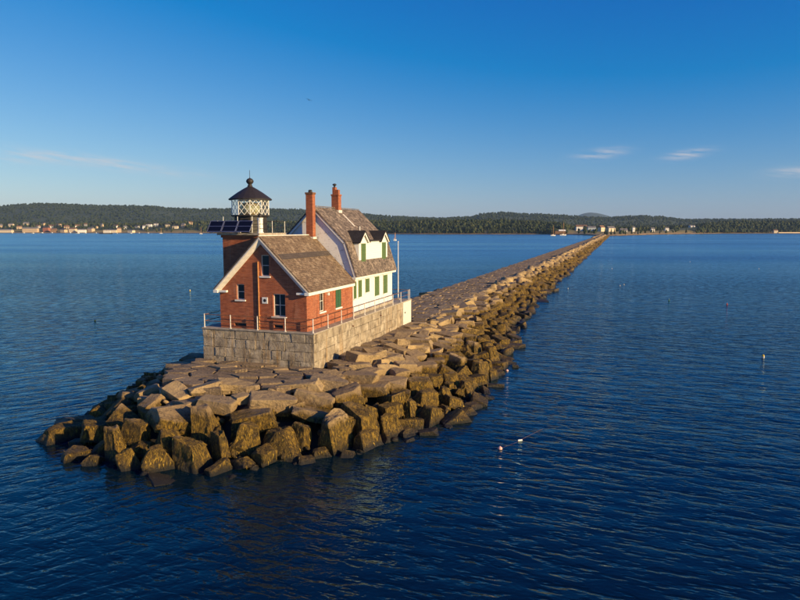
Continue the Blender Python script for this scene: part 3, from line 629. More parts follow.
# ------------------------------------------------------------------ platform
def block_mesh(seed):
    rd = random.Random(seed); bm = bmesh.new(); bmesh.ops.create_cube(bm, size=1)
    for v in bm.verts: v.co += Vector([rd.uniform(-.035, .035) for _ in range(3)])
    bmesh.ops.bevel(bm, geom=bm.edges[:], offset=.03, segments=1, affect='EDGES')
    me = bpy.data.meshes.new('block'); bm.to_mesh(me); bm.free(); me.materials.append(M['granite']); return me
BLK = [block_mesh(i) for i in range(8)]
PL = thing('stone_platform', ((PX0 + PX1) / 2, (PY0 + PY1) / 2, ZB - .4), 'rectangular granite block platform under the lighthouse buildings', 'platform'); PLL = WORLD[PL.name]
def build_platform():
    zb = ZB - .45; m = MB(); m.box(PX0 + .12, PX1 - .12, PY0 + .12, PY1 - .12, zb, PZ - .14); m.build('core', 'mortar', PL)
    MB().box(PX0 - .06, PX1 + .06, PY0 - .06, PY1 + .06, PZ - .13, PZ).build('coping', 'concrete', PL, bevel=.02)
    rd = random.Random(4); hs_ = [.72, .68, .66, .62]; hs_ = [h * (PZ - .14 - zb) / sum(hs_) for h in hs_]
    for side, (a, b) in {'front': (PX0, PX1), 'right': (PY0, 65.0), 'left': (PY0, PY1)}.items():
        z = zb
        for h in hs_:
            p = a - (0 if side != 'front' else 0)
            while p < b - .05:
                w = rd.uniform(.75, 1.55)
                if p + w > b - .5: w = b - p
                g = .03; d = .38; pr = rd.uniform(-.015, .025); c0 = p + w / 2
                if side == 'front': loc = (c0, PY0 + d / 2 - pr, z + h / 2); sc = (w - g, d, h - g)
                elif side == 'right': loc = (PX1 - d / 2 + pr, c0 + (.2 if p == a else 0), z + h / 2); sc = (d, w - g - (.4 if p == a else 0), h - g)
                else: loc = (PX0 + d / 2 - pr, c0 + (.2 if p == a else 0), z + h / 2); sc = (d, w - g - (.4 if p == a else 0), h - g)
                o = link('block', rd.choice(BLK), PL, tuple(Vector(loc) - PLL)); o.scale = sc; p += w
            z += h
    MB().box(PX1 - .3, PX1 + .05, 65.05, 67.95, zb, PZ - .13).build('end_panel', 'trim', PL, bevel=.03)
    MB().box(PX1 + .05, PX1 + .09, 65.5, 65.75, 4.35, 4.5).build('latch', 'iron', PL)
    # cracked drain stains are in the granite; weep pipes stick out below the coping
    for y in (50.4, 57.6): MB().tube((PX1 - .1, y, 5.2), (PX1 + .16, y, 5.15), .06, 8).build('weep_pipe', 'rust', PL)
build_platform()
def build_railing():
    r = thing('platform_railing', (PX0, PY0, PZ), 'white posted pipe railing with rusty rails round the stone platform', 'railing')
    i = .12; xs = [PX0 + i, -28.25, -25.8, -23.35, PX1 - i]; ys = [PY0 + i + 2.72 * k for k in range(10)]; ys = [y for y in ys if y < PY1 - .6] + [PY1 - i]
    pts = [(x, PY0 + i) for x in xs] + [(PX1 - i, y) for y in ys[1:]] + [(PX0 + i, y) for y in ys[1:]] + [(x, PY1 - i) for x in xs[1:-1]]
    for x, y in pts:
        m = MB(); m.tube((x, y, PZ - .02), (x, y, PZ + 1.1), .042, 8); m.lathe((x, y, PZ), [(.10, 0), (.10, .03), (.05, .05)], 8); m.build('post', 'postwhite', r)
    for z in (.52, 1.04):
        for p, q in (((PX0 + i, PY0 + i), (PX1 - i, PY0 + i)), ((PX1 - i, PY0 + i), (PX1 - i, PY1 - i)), ((PX0 + i, PY0 + i), (PX0 + i, PY1 - i)), ((PX0 + i, PY1 - i), (PX1 - i, PY1 - i))):
            MB().tube((*p, PZ + z), (*q, PZ + z), .026, 6).build('rail', 'rust', r)
build_railing()

# ------------------------------------------------------------------ brick fog-signal building
CX = -25.5
BX0, BX1, BY0, BY1 = -29.36, -21.64, 43.2, 52.45
def window(par, face, at, u0, u1, z0, z1, glass='glass', frame='trim', depth=.16, cols=1, rows=2, sill=True, name='window'):
    """glazed window set back in its opening; face 'f' looks to -Y at Y=at, 'r' looks to +X at X=at"""
    def bx(m, a, b, c, d, e, f):                             # a,b along the wall, c,d depth behind the face, e,f height
        if face == 'f': m.box(a, b, at + c, at + d, e, f)
        else: m.box(at - d, at - c, a, b, e, f)
        return m
    t = .06; w = bx(MB(), u0 + t, u1 - t, depth + .02, depth + .04, z0 + t, z1 - t).build(name, glass, par)
    m = MB(); bx(m, u0 - .01, u0 + t, depth - .03, depth + .06, z0, z1); bx(m, u1 - t, u1 + .01, depth - .03, depth + .06, z0, z1)
    bx(m, u0 + t, u1 - t, depth - .028, depth + .06, z0 - .01, z0 + t); bx(m, u0 + t, u1 - t, depth - .028, depth + .06, z1 - t, z1 + .01)
    m.build('frame', frame, w); g = MB()
    for k in range(1, cols + 1):
        if cols == 1: break
        u = u0 + (u1 - u0) * k / cols
        if k < cols: bx(g, u - .018, u + .018, depth - .01, depth + .02, z0 + t, z1 - t)
    for k in range(1, rows): z = z0 + (z1 - z0) * k / rows; bx(g, u0 + t, u1 - t, depth - .012, depth + .019, z - .02, z + .02)
    if g.v: g.build('glazing_bar', frame, w)
    if sill: bx(MB(), u0 - .12, u1 + .12, -.10, depth - .03, z0 - .13, z0 - .012).build('sill', 'white', w)
    return w
def shutter(par, face, at, u0, u1, z0, z1, mat='green', name='shutter'):
    def bx(m, a, b, c, d, e, f):
        if face == 'f': m.box(a, b, at + c, at + d, e, f)
        else: m.box(at - d, at - c, a, b, e, f)
        return m
    um = (u0 + u1) / 2; first = None
    for a, b in ((u0, um - .012), (um + .012, u1)):          # a closed pair of louvred leaves
        m = MB(); bx(m, a, a + .07, -.05, .0, z0, z1); bx(m, b - .07, b, -.05, .0, z0, z1); zm = (z0 + z1) / 2
        for e, f in ((z0, z0 + .09), (zm - .04, zm + .04), (z1 - .09, z1)): bx(m, a + .07, b - .07, -.048, .0, e, f)
        s = m.build(name, mat, par); l = MB(); n = 9
        for (e, f) in ((z0 + .09, zm - .04), (zm + .04, z1 - .09)):
            for k in range(n):
                z = e + (f - e) * (k + .5) / n; hh = (f - e) / n
                if face == 'r': l.prism([(at + .004, z + hh * .45), (at + .036, z - hh * .5), (at + .044, z - hh * .3), (at + .012, z + hh * .6)], 'y', a + .07, b - .07)
                else: l.prism([(at - .004, z + hh * .45), (at - .036, z - hh * .5), (at - .044, z - hh * .3), (at - .012, z + hh * .6)], 'x', a + .07, b - .07)
        l.build('louvre', mat, s)
def slope_slab(m, xa, za, xb, zb_, y0, y1, th):             # roof plane between two edges, thickness upward normal
    d = Vector((xb - xa, zb_ - za)).normalized(); n = Vector((-d.y, d.x)); n = n if n.y > 0 else -n
    m.prism([(xa, za), (xb, zb_), (xb + n.x * th, zb_ + n.y * th), (xa + n.x * th, za + n.y * th)], 'y', y0, y1)
def build_brick():
    b = thing('brick_building', (CX, BY0, PZ), 'gabled red brick fog signal building with brown shingle roof', 'building')
    ze = 9.0; zr = ze + (BX1 - CX)                            # 45 degree gable
    w = MB().prism([(BX0, PZ - .05), (BX1, PZ - .05), (BX1, ze), (CX, zr), (BX0, ze)], 'y', BY0, BY1).build('wall', 'brick', b)
    fw = [(-25.56, -24.83, 9.98, 11.62), (-27.82, -27.10, 8.05, 9.28), (-24.56, -23.48, 6.82, 8.6)]; ba = [(-28.1, -27.0, 5.9, 6.14), (-24.5, -23.7, 5.9, 6.14)]
    rw = [(45.5, 46.45, 6.98, 8.66)]
    cut = [(u0, u1, BY0 - .5, BY0 + .26, z0, z1) for u0, u1, z0, z1 in fw + ba] + [(BX1 - .26, BX1 + .5, y0, y1, z0, z1) for y0, y1, z0, z1 in rw]
    carve(w, cut)
    window(b, 'f', BY0, *fw[0], cols=1, rows=2, depth=.17); window(b, 'f', BY0, *fw[1], rows=2, depth=.17); window(b, 'f', BY0, *fw[2], cols=2, rows=2, depth=.17)
    for q in ba: window(b, 'f', BY0, *q, rows=1, sill=False, frame='iron', name='basement_window')
    window(b, 'r', BX1, *rw[0], cols=2, rows=2, depth=.15)
    shutter(b, 'r', BX1, 48.66, 49.75, 6.95, 8.6, 'green_dark'); MB().box(BX1 + .002, BX1 + .1, 48.5, 49.9, 6.8, 6.93).build('shutter_sill', 'white', b)
    # roof: two shingled planes, and a raised band in a darker shingle colour along the right slope
    oh = .32; th = .11; roof = MB(); ez = ze - oh
    slope_slab(roof, CX, zr + .12, BX1 + oh, ez + .12, BY0 - oh, BY1 - .05, th); slope_slab(roof, BX0 - oh, ez + .12, CX, zr + .12, BY0 - oh, BY1 - .05, th)
    rf = roof.build('roof', 'shingle', b)
    n = .7071; s0, s1 = .35, .48
    def onr(s, t): L = (BX1 + oh - CX); return (CX + L * s + n * t, zr + .12 - L * s + n * t)
    p, q = onr(.33, th + .004), onr(.43, th + .004); p2, q2 = onr(.33, th + .03), onr(.43, th + .03)
    MB().prism([p, q, q2, p2], 'y', BY0 - .05, BY1 - .1).build('dark_roof_band', 'shingle_band', rf)
    MB().tube((CX, BY0 - oh, zr + .26), (CX, BY1 - .1, zr + .26), .05, 6).build('ridge_cap', 'trim', rf)
    # raked bargeboards: crown moulding leaning outward to the top, on both slopes
    for sgn in (-1, 1):
        m = MB(); L = (BX1 + oh - CX) ; pts = []
        for s in (0., 1.):
            x = CX + sgn * L * s; z = zr + .12 - L * s
            dn = Vector((-sgn * n, 0, -n))
            base = Vector((x, 0, z))
            if s == 0: # mitre at the peak: cut vertical
                f = lambda t: Vector((CX, 0, z - t / n))
            else: f = lambda t: base + dn * t
            pts.append([f(.0) + Vector((0, BY0 - oh - .03, 0)), f(.09) + Vector((0, BY0 - oh - .03, 0)), f(.36) + Vector((0, BY0 - .12, 0)), f(.36) + Vector((0, BY0 - .002, 0)), f(.0) + Vector((0, BY0 - .002, 0))])
        k = 5; m.add(pts[0] + pts[1], [tuple(range(k)), tuple(range(k, 2 * k))] + [(i, (i + 1) % k, (i + 1) % k + k, i + k) for i in range(k)])
        m.build('bargeboard', 'trim', b)
        xe = BX1 if sgn > 0 else BX0
        MB().box(min(xe - sgn * .75, xe + sgn * .27), max(xe - sgn * .75, xe + sgn * .27), BY0 - .25, BY0 - .003, ze - .40, ze - .24).build('cornice_return', 'white', b)
        x0, x1 = sorted((xe + sgn * .003, xe + sgn * (oh + .06))); MB().box(x0, x1, BY0 - oh - .04, BY1 - .3, ez - .12, ez + .11).build('eave_fascia', 'white', b)
    # sunlit pipe up the front, vent plate
    m = MB(); m.tube((-25.78, BY0 - .07, PZ), (-25.78, BY0 - .07, 11.1), .055, 8)
    pp = m.build('downpipe', 'copper', b)
    for z in (6.8, 8.6, 10.3): MB().box(-25.88, -25.68, BY0 - .08, BY0 - .003, z, z + .05).build('bracket', 'copper', pp)
    v = MB().box(-25.5, -25.0, BY0 - .05, BY0 - .003, 7.8, 8.3).build('vent_plate', 'white', b, bevel=.01); MB().lathe((0, 0, 0), [(.13, 0), (.13, .02)], 12).v
    MB().tube((-25.25, BY0 - .051, 8.05), (-25.25, BY0 - .06, 8.05), .13, 12).build('vent_opening', 'iron', v)
    MB().box(BX1 + .003, BX1 + .16, 46.9, 47.1, 8.2, 8.42).build('wall_lamp', 'white', b)
    # chimney against the white gable
    c = MB().box(-25.74, -25.08, 51.55, 52.12, 12.4, 16.75).build('chimney', 'brick', b); MB().box(-25.79, -25.03, 51.5, 52.17, 16.75, 16.92).build('chimney_cap', 'rust', c)
    MB().lathe((-25.41, 51.83, 16.92), [(.2, 0), (.18, .18), (.12, .24)], 8).build('chimney_pot', 'iron', c); MB().box(-25.8, -25.02, 51.49, 52.18, 12.75, 12.95).build('flashing', 'trim', c)
build_brick()

# ------------------------------------------------------------------ white keeper's house
HX0, HX1, HY0, HY1 = -29.4, -21.6, 52.5, 63.5
def build_house():
    h = thing('white_house', (CX, HY0, PZ), 'white clapboard keeper house with grey gambrel roof and green shutters', 'house')
    ze, zk, zr = 9.55, 12.45, 15.45; xk = 3.1; hw = HX1 - CX
    # gable wall worn, long walls cleaner: one body each
    prof = [(HX0, PZ - .05), (HX1, PZ - .05), (HX1, ze), (CX + xk, zk), (CX, zr), (CX - xk, zk), (HX0, ze)]
    MB().prism(prof, 'y', HY0, HY1).build('wall', 'clap', h)
    MB().prism([(x + (.003 if x < CX else -.003), z - .003) for x, z in prof], 'y', HY0 - .03, HY0 + .02).build('gable_wall', 'clap_worn', h)
    MB().box(HX0 - .06, HX1 + .06, HY0 - .08, HY1 + .06, PZ - .02, PZ + .32).build('foundation', 'concrete', h)
    wins = [(52.62, 53.2), (53.75, 54.55), (55.55, 56.55), (58.15, 59.35), (60.65, 61.85)]; zz = [(7.32, 8.85), (7.35, 8.9), (7.62, 8.9), (7.02, 8.92), (7.02, 8.9)]
    for (a, b), (z0, z1) in zip(wins, zz):
        shutter(h, 'r', HX1 + .01, a, b, z0, z1); MB().box(HX1 + .003, HX1 + .1, a - .08, b + .08, z0 - .12, z0 - .015).build('sill', 'white', h)
        MB().box(HX1 + .003, HX1 + .07, a - .08, b + .08, z1 + .015, z1 + .1).build('head_casing', 'white', h)
    for z0 in (10.1,):                                        # gable windows, shuttered, mostly behind the brick roof
        pass
    # gambrel roof
    oh = .2; th = .13; roof = MB()
    ks = (zr - zk) / xk; kl = (zk - ze) / (hw - xk)
    for sgn in (-1, 1):
        k_out = (CX + sgn * (xk + .12), zk - .02); r_top = (CX, zr + .13); e = (CX + sgn * (hw + .38), ze - .28)
        for (a, b) in ((r_top, k_out), ((k_out[0], k_out[1] + .002), e)):
            A, B = (a, b) if sgn > 0 else (b, a); slope_slab(roof, A[0], A[1], B[0], B[1], HY0 - oh, HY1 + oh, th)
    rf = roof.build('roof', 'shingle_grey', h)
    for sgn in (-1, 1):                                       # rake boards under the overhang, front and back
        for y0 in (HY0 - oh + .02, HY1 + oh - .08):
            m = MB()
            for a, b in (((0, zr + .12), (xk + .1, zk - .03)), ((xk + .1, zk - .03), (hw + .36, ze - .28))):
                d = Vector((b[0] - a[0], b[1] - a[1])).normalized(); n = Vector((-abs(d.y), -d.x)) * .18
                m.prism([(CX + sgn * a[0], a[1]), (CX + sgn * b[0], b[1]), (CX + sgn * (b[0] + n.x), b[1] + n.y), (CX + sgn * max(0, a[0] + n.x), a[1] + n.y - (.06 if a[0] == 0 else 0))], 'y', y0, y0 + .06)
            m.build('rake_board', 'white', h)
        x = CX + sgn * hw; x0, x1 = sorted((x + sgn * .004, x + sgn * .37)); MB().box(x0, x1, HY0 - .25, HY1 + .25, ze - .46, ze - .24).build('eave_fascia', 'white', h)
    MB().box(CX - .09, CX + .09, HY0 - oh + .02, HY1 + oh - .02, zr + .27, zr + .33).build('ridge_board', 'shingle_grey', rf)
    # worn strip of flashing running down from the chimney
    L = math.hypot(xk, zr - zk); 
    # wall dormer with a pair of small gables
    dx = -21.58; y0, y1, zt, zb_ = 53.95, 61.9, 12.5, 10.35; pk = 13.35; g1, g2 = 55.05, 60.8
    d = MB().prism([(y0, zb_), (y1, zb_), (y1, zt), (g2, pk), (g2 - 1.1, zt), (g1 + 1.1, zt), (g1, pk), (y0, zt)], 'x', -24.3, dx).build('dormer', 'clap', h)
    for yc in (g1, g2):
        for s in (-1, 1):
            a = (yc, pk + .05); b = (yc + s * 1.32, zt - .16); n = Vector((s * .6, .8)) * .09
            MB().prism([a, b, (b[0] + n.x, b[1] + n.y), (a[0], a[1] + .115)], 'x', -24.2, dx + .25).build('dormer_roof', 'shingle_dark', d)
        MB().prism([(yc, pk + .03), (yc + 1.24, zt - .14), (yc + 1.1, zt - .2), (yc, pk - .2), (yc - 1.1, zt - .2), (yc - 1.24, zt - .14)], 'x', dx + .14, dx + .2).build('dormer_bargeboard', 'white', d)
    # flat roof between the gables
    MB().prism([(g1 + 1.2, zt - .02), (g2 - 1.2, zt - .02), (g2 - 1.2, zt + .10), (g1 + 1.2, zt + .10)], 'x', -24.2, dx + .18).build('dormer_link_roof', 'shingle_dark', d)
    for a, b in ((54.5, 55.6), (60.25, 61.35)): shutter(h, 'r', dx + .002, a, b, 10.55, 12.3)
    MB().tube((-22.7, 57.0, 12.3), (-22.7, 57.0, 13.9), .05, 8).build('vent_pipe', 'white', h)
    # chimney on the ridge with two flues
    c = MB().box(-25.78, -25.04, 57.25, 57.95, 15.0, 16.9).build('chimney', 'brick', h); MB().box(-25.83, -24.99, 57.2, 58.0, 16.9, 17.05).build('chimney_cap', 'brick', c)
    MB().box(-25.72, -25.42, 57.35, 57.8, 17.05, 17.75).build('flue', 'brick', c); MB().box(-25.36, -25.1, 57.4, 57.8, 17.05, 17.5).build('flue', 'brick', c)
    MB().lathe((-25.57, 57.57, 17.75), [(.1, 0), (.1, .15), (.22, .2), (.2, .3), (.06, .36)], 8).build('chimney_cowl', 'iron', c)
    MB().box(-25.85, -24.97, 57.18, 58.02, 15.2, 15.5).build('flashing', 'trim', c)
    fl = MB(); xa, za = CX + .68, zr + .13 - .68 * ks + .17; xb, zb2 = CX + 1.9, zr + .13 - 1.9 * ks + .17
    slope_slab(fl, xa, za, xb, zb2, 57.75, 58.0, .03); fl.build('flashing_strip', 'trim', rf)
build_house()

# ------------------------------------------------------------------ light tower
TX0, TX1, TY0, TY1 = -29.45, -26.2, 43.95, 47.7
def build_tower():
    t = thing('light_tower', ((TX0 + TX1) / 2, (TY0 + TY1) / 2, PZ), 'square brick light tower topped by black domed lantern room', 'tower')
    MB().box(TX0, TX1, TY0, TY1, PZ - .05, 12.95).build('shaft', 'brick', t)
    MB().box(TX0 - .1, TX1 + .1, TY0 - .1, TY1 + .1, 12.95, 13.15).build('corbel', 'brick', t); g = MB().box(TX0 - .32, TX1 + .32, TY0 - .32, TY1 + .32, 13.15, 13.32).build('gallery_deck', 'concrete', t)
    cx, cy = (TX0 + TX1) / 2 - .1, (TY0 + TY1) / 2 - .02; n = 10
    # gallery rail
    x0, x1, y0, y1 = TX0 - .24, TX1 + .24, TY0 - .24, TY1 + .24
    for (x, y) in [(x0, y0), (x1, y0), (x0, y1), (x1, y1), ((x0 + x1) / 2, y0), ((x0 + x1) / 2, y1), (x0, (y0 + y1) / 2), (x1, (y0 + y1) / 2)]: MB().tube((x, y, 13.32), (x, y, 14.3), .03, 6).build('gallery_post', 'postwhite', g)
    for z in (13.8, 14.27):
        for p, q in (((x0, y0), (x1, y0)), ((x1, y0), (x1, y1)), ((x1, y1), (x0, y1)), ((x0, y1), (x0, y0))): MB().tube((*p, z), (*q, z), .02, 6).build('gallery_rail', 'iron', g)
    la = MB().lathe((cx, cy, 13.32), [(1.36, 0), (1.36, 1.32), (1.62, 1.36), (1.62, 1.46)], n, .2).build('lantern_base', 'iron', t)
    zs0, zs1, rr = 14.78, 15.98, 1.54; A = [0.2 + 2 * math.pi * i / n for i in range(n)]
    P = [(cx + rr * math.cos(a), cy + rr * math.sin(a)) for a in A]
    for i in range(n):
        p, q = P[i], P[(i + 1) % n]
        pane = MB().add([(*p, zs0), (*q, zs0), (*q, zs1), (*p, zs1)], [(0, 1, 2, 3)]).build('pane', 'pane', t)
        m = MB(); zm = (zs0 + zs1) / 2; mid = ((p[0] + q[0]) / 2, (p[1] + q[1]) / 2); r = .022
        m.tube((*p, zs0), (*mid, zm), r, 5); m.tube((*mid, zm), (*q, zs0), r, 5); m.tube((*p, zs1), (*mid, zm), r, 5); m.tube((*mid, zm), (*q, zs1), r, 5); m.tube((*p, zs0), (*p, zs1), .03, 6); m.tube((*mid, zs0), (*p, zm), r, 5); m.tube((*mid, zs0), (*q, zm), r, 5); m.tube((*mid, zs1), (*p, zm), r, 5); m.tube((*mid, zs1), (*q, zm), r, 5)
        m.build('astragal', 'white', pane)
    MB().lathe((cx, cy, zs1), [(1.58, 0), (1.6, .06), (1.5, .08)], n, .2).build('lantern_ring', 'white', t)
    d = MB().lathe((cx, cy, zs1 + .08), [(1.74, -.06), (1.76, .03), (1.45, .26), (1.0, .58), (.55, .86), (.22, 1.04), (.16, 1.2), (.14, 1.26)], n * 2, .2).build('lantern_roof', 'iron', t)
    MB().lathe((cx, cy, zs1 + 1.32), [(.05, -.02), (.2, .04), (.3, .18), (.3, .3), (.2, .44), (.05, .5), (.02, .56), (.015, 1.15)], 12).build('ventilator_ball', 'iron', d, smooth=True)
    MB().lathe((cx, cy, zs0 - .3), [(.3, 0), (.42, .2), (.62, .35), (.78, .6), (.8, .8), (.78, 1.0), (.6, 1.2), (.3, 1.36)], 20).build('lens', 'lens', t, smooth=True)
    m = MB()
    for k in range(7): m.lathe((cx, cy, zs0 + .02 + k * .15), [(.72, 0), (.83, .02), (.72, .05)], 20)
    m.build('lens_ring', 'brass', t)
build_tower()
def build_solar():
    x0 = -30.35
    for i in range(3):
        a = x0 + i * 1.32; b = a + 1.26; r = thing('solar_panel', (a, 43.5, 13.32), ('dark solar panel jutting out past the outer corner of the brick tower', 'dark solar panel between two others in front of the lantern', 'dark solar panel closest to the white fog signal cylinder')[i], 'solar panel', 'solar panels on the tower gallery')
        y0, y1, z0, z1 = 43.15, 43.72, 13.42, 14.28
        def pt(u, v, o): d = Vector((y1 - y0, z1 - z0)).normalized(); n = Vector((-d.y, d.x)); return (u, y0 + (y1 - y0) * v + n.x * o, z0 + (z1 - z0) * v + n.y * o)
        m = MB(); m.add([pt(a + .03, .03, .012), pt(b - .03, .03, .012), pt(b - .03, .97, .012), pt(a + .03, .97, .012), pt(a + .03, .03, -.02), pt(b - .03, .03, -.02), pt(b - .03, .97, -.02), pt(a + .03, .97, -.02)], [(0, 1, 2, 3), (7, 6, 5, 4), (0, 4, 5, 1), (1, 5, 6, 2), (2, 6, 7, 3), (3, 7, 4, 0)])
        m.build('cell_sheet', 'solar', r)
        f = MB()
        for (u0, v0, u1, v1) in ((a, 0, a + .035, 1), (b - .035, 0, b, 1), (a, 0, b, .035), (a, .965, b, 1), (a, .485, b, .515)):
            f.add([pt(u0, v0, .024), pt(u1, v0, .024), pt(u1, v1, .024), pt(u0, v1, .024), pt(u0, v0, -.03), pt(u1, v0, -.03), pt(u1, v1, -.03), pt(u0, v1, -.03)], [(0, 1, 2, 3), (7, 6, 5, 4), (0, 4, 5, 1), (1, 5, 6, 2), (2, 6, 7, 3), (3, 7, 4, 0)])
        f.build('frame', 'alu', r)
        s = MB()
        for u in (a + .1, b - .1): s.tube((u, 43.7, 13.3), (u, 43.74, 14.62 if u > b - .2 else 14.25), .028, 6); s.tube((u, 43.2, 13.4), (u, 43.72, 13.34), .025, 6)
        s.build('support', 'alu', r)
build_solar()
r_ = thing('fog_signal', (-26.05, 44.1, 13.32), 'white upright cylinder fog signal on the tower gallery corner', 'fog signal')
MB().lathe((-26.05, 44.1, 13.32), [(.26, 0), (.26, .06), (.21, .08), (.21, 1.12), (.24, 1.14), (.24, 1.2)], 14).build('body', 'white', r_)
MB().lathe((-26.05, 44.1, 14.52), [(.14, 0), (.17, .12), (.16, .26), (.06, .34)], 12).build('cap', 'iron', r_)
for z in (13.65, 14.0): MB().lathe((-26.05, 44.1, z), [(.215, 0), (.222, .02), (.215, .04)], 14).build('band', 'iron', r_)
fp = thing('flagpole', (-22, 66.8, PZ), 'slim white flagpole without a flag behind the white house', 'flagpole')
MB().tube((-22, 66.8, PZ), (-22, 66.8, 12.15), .065, 10, .04).build('pole', 'white', fp); MB().lathe((-22, 66.8, 12.15), [(.03, 0), (.09, .05), (.09, .1), (.03, .16)], 10).build('finial', 'white', fp); MB().box(-22.2, -21.8, 66.6, 67.0, PZ, PZ + .12).build('foot', 'concrete', fp)

# ------------------------------------------------------------------ buoys, bird
def buoy(px, py, size, cols, label, stick=True, kind='pot', cat='buoy', group=None):
    p = at_z(px, py, 0); b = thing('buoy', tuple(p), label, cat, group)
    def mm(c, n): 
        k = 'buoy_' + n
        if k not in M: M[k] = plain(k, c, .45, .1, 6)
        return k
    s = size * .6
    if kind == 'ball': MB().lathe(tuple(p), [(.1 * s, -.35 * s), (.38 * s, -.2 * s), (.5 * s, .05 * s), (.46 * s, .28 * s), (.3 * s, .44 * s), (.1 * s, .5 * s), (.08 * s, .62 * s)], 14).build('float', mm(*cols[0]), b, smooth=True)
    else:
        MB().lathe(tuple(p), [(.12 * s, -.3 * s), (.36 * s, -.1 * s), (.4 * s, .2 * s), (.38 * s, .5 * s)], 12).build('float', mm(*cols[0]), b)
        MB().lathe((p[0], p[1], p[2] + .5 * s), [(.38 * s, 0), (.34 * s, .25 * s), (.18 * s, .5 * s), (.06 * s, .54 * s)], 12).build('float_top', mm(*cols[-1]), b)
    if stick: MB().tube((p[0], p[1], .4 * s), (p[0] + .12 * s, p[1], 1.5 * s), .045 * s, 6).build('stick', 'trim', b)
    return b, p
YEL = ((.62, .42, .03), 'yellow'); WHT = ((.50, .48, .45), 'white'); PNK = ((.78, .42, .34), 'pink'); RED = ((.45, .04, .03), 'red'); GRN = ((.03, .14, .07), 'green')
b, p = buoy(500, 449, .50, [PNK], 'pale pink ball float on open water with a line trailing from it', False, 'ball')
q = at_z(520, 441, 0); r2 = at_z(543, 429, 0); m = MB(); m.tube((p[0], p[1], .02), (q[0], q[1], .004), .004, 5); m.build('line', 'rust', b)
b2 = thing('float_toggle', tuple(q), 'small white toggle float with pole lying on the water by the pink float', 'float')
MB().tube((q[0] - .12, q[1] - .1, .05), (q[0] + .12, q[1] + .08, .05), .06, 8).build('float', 'white', b2); MB().tube((q[0], q[1], .06), (r2[0], r2[1], .02), .006, 6).build('pole', 'rust', b2)
buoy(763, 358, .62, [WHT, YEL], 'yellow and white lobster buoy floating alone on open water', False)
buoy(507, 371, .5, [PNK], 'small pink ball float close against the breakwater stones', False, 'ball')
for x, y in ((95, 321), (190, 291)): buoy(x, y, .55, [YEL, WHT], 'small pale lobster buoy on the water beyond the brick building side', False, group='pale buoys on the harbour side')
for x, y in ((568, 289), (612, 269), (620, 286), (759, 269), (624, 285), (690, 262)): buoy(x, y, .45, [WHT], 'tiny white lobster buoy on the calm water beside the long breakwater', False, group='white buoys off the breakwater')
buoy(669, 301, .55, [GRN], 'tiny dark green lobster buoy with stick on the open water'); buoy(727, 305, .5, [RED], 'tiny red lobster buoy with stick on the open water')
def build_bird():
    d = ray(309, 100); p = Vector(CAMP + d * 170); m = MB(); w = .62
    m.lathe((0, 0, 0), [(.02, -.3), (.09, -.15), (.11, .05), (.07, .22), (.02, .34)], 8)
    o = []
    for x, y, z in m.v: o.append((x, z, y))
    m.v = o
    for s in (-1, 1): m.add([(s * .05, .12, .02), (s * .05, -.12, .02), (s * .4, -.06, .16), (s * .4, .14, .16), (s * .85, -.1, .05), (s * .8, .0, .05)], [(0, 1, 2, 3), (3, 2, 4, 5)] if s > 0 else [(3, 2, 1, 0), (5, 4, 2, 3)])
    M['feather'] = plain('grey_feather', (.10, .095, .09), .8)
    ob = m.mesh('bird', 'feather', (0, 0, 0)); o = link('bird', ob, None, p); o.rotation_euler = (0, R(14), R(50)); o.scale = (1.05,) * 3
    tag(o, 'small dark gull gliding alone in the blue sky', 'bird')
build_bird()

# ------------------------------------------------------------------ far shore
SH = np.array([(-900, 2600), (-300, 2500), (0, 2450), (150, 2350), (300, 2150), (380, 1900), (420, 1800), (545, 1700), (575, 1560), (592, 1380), (606, 1316), (622, 1380), (660, 1700), (720, 2050), (800, 2150), (1100, 2400), (1700, 2700)], float)
RIDGE = np.array([(-900, 212), (-300, 208), (0, 206), (25, 204), (45, 203), (60, 203.3), (75, 204), (100, 205), (125, 205), (150, 205.6), (175, 207.5), (200, 208.7), (240, 208), (300, 209), (340, 212), (370, 214), (390, 215.5), (410, 216.3), (440, 217.5), (472, 216), (480, 213.2), (500, 211.5), (520, 213), (540, 213.5), (560, 214.5), (580, 216), (607, 217), (625, 215.6), (640, 215.2), (660, 216.2), (680, 218.8), (720, 218.6), (800, 218.3), (1100, 219), (1700, 221)], float)
NEAR = np.array([(-900, 222), (0, 222.5), (130, 222.5), (200, 220.5), (300, 220), (370, 219.5), (400, 220), (440, 219), (480, 219), (540, 220), (560, 222), (575, 226.5), (650, 226.5), (690, 223.5), (720, 221), (800, 220), (1700, 221)], float)
RD = 4300.
def land_profile(x):
    ds = np.interp(x, SH[:, 0], SH[:, 1]); zr = CAM_H + (HOR_Y - np.interp(x, RIDGE[:, 0], RIDGE[:, 1])) / F * RD - 10
    zn = CAM_H + (HOR_Y - np.interp(x, NEAR[:, 0], NEAR[:, 1])) / F * (ds + 260) - 13; return ds, np.maximum(zn, 3.), np.maximum(zr, 8)
def land_h(x, d):
    ds, zn, zr = land_profile(x)
    if d < ds: return -1.5
    ks = [ds, ds + 14, ds + 50, ds + 110, ds + 260, ds + 700, RD - 900, RD - 300, RD, RD + 500, RD + 2500]
    vs_ = [-1.2, 1.5, 3.2, max(3.6, .45 * zn), zn, zn * .9, max(zn, zr * .35), zr * .8, zr, zr * .8, 0]
    return float(np.interp(d, ks, vs_))
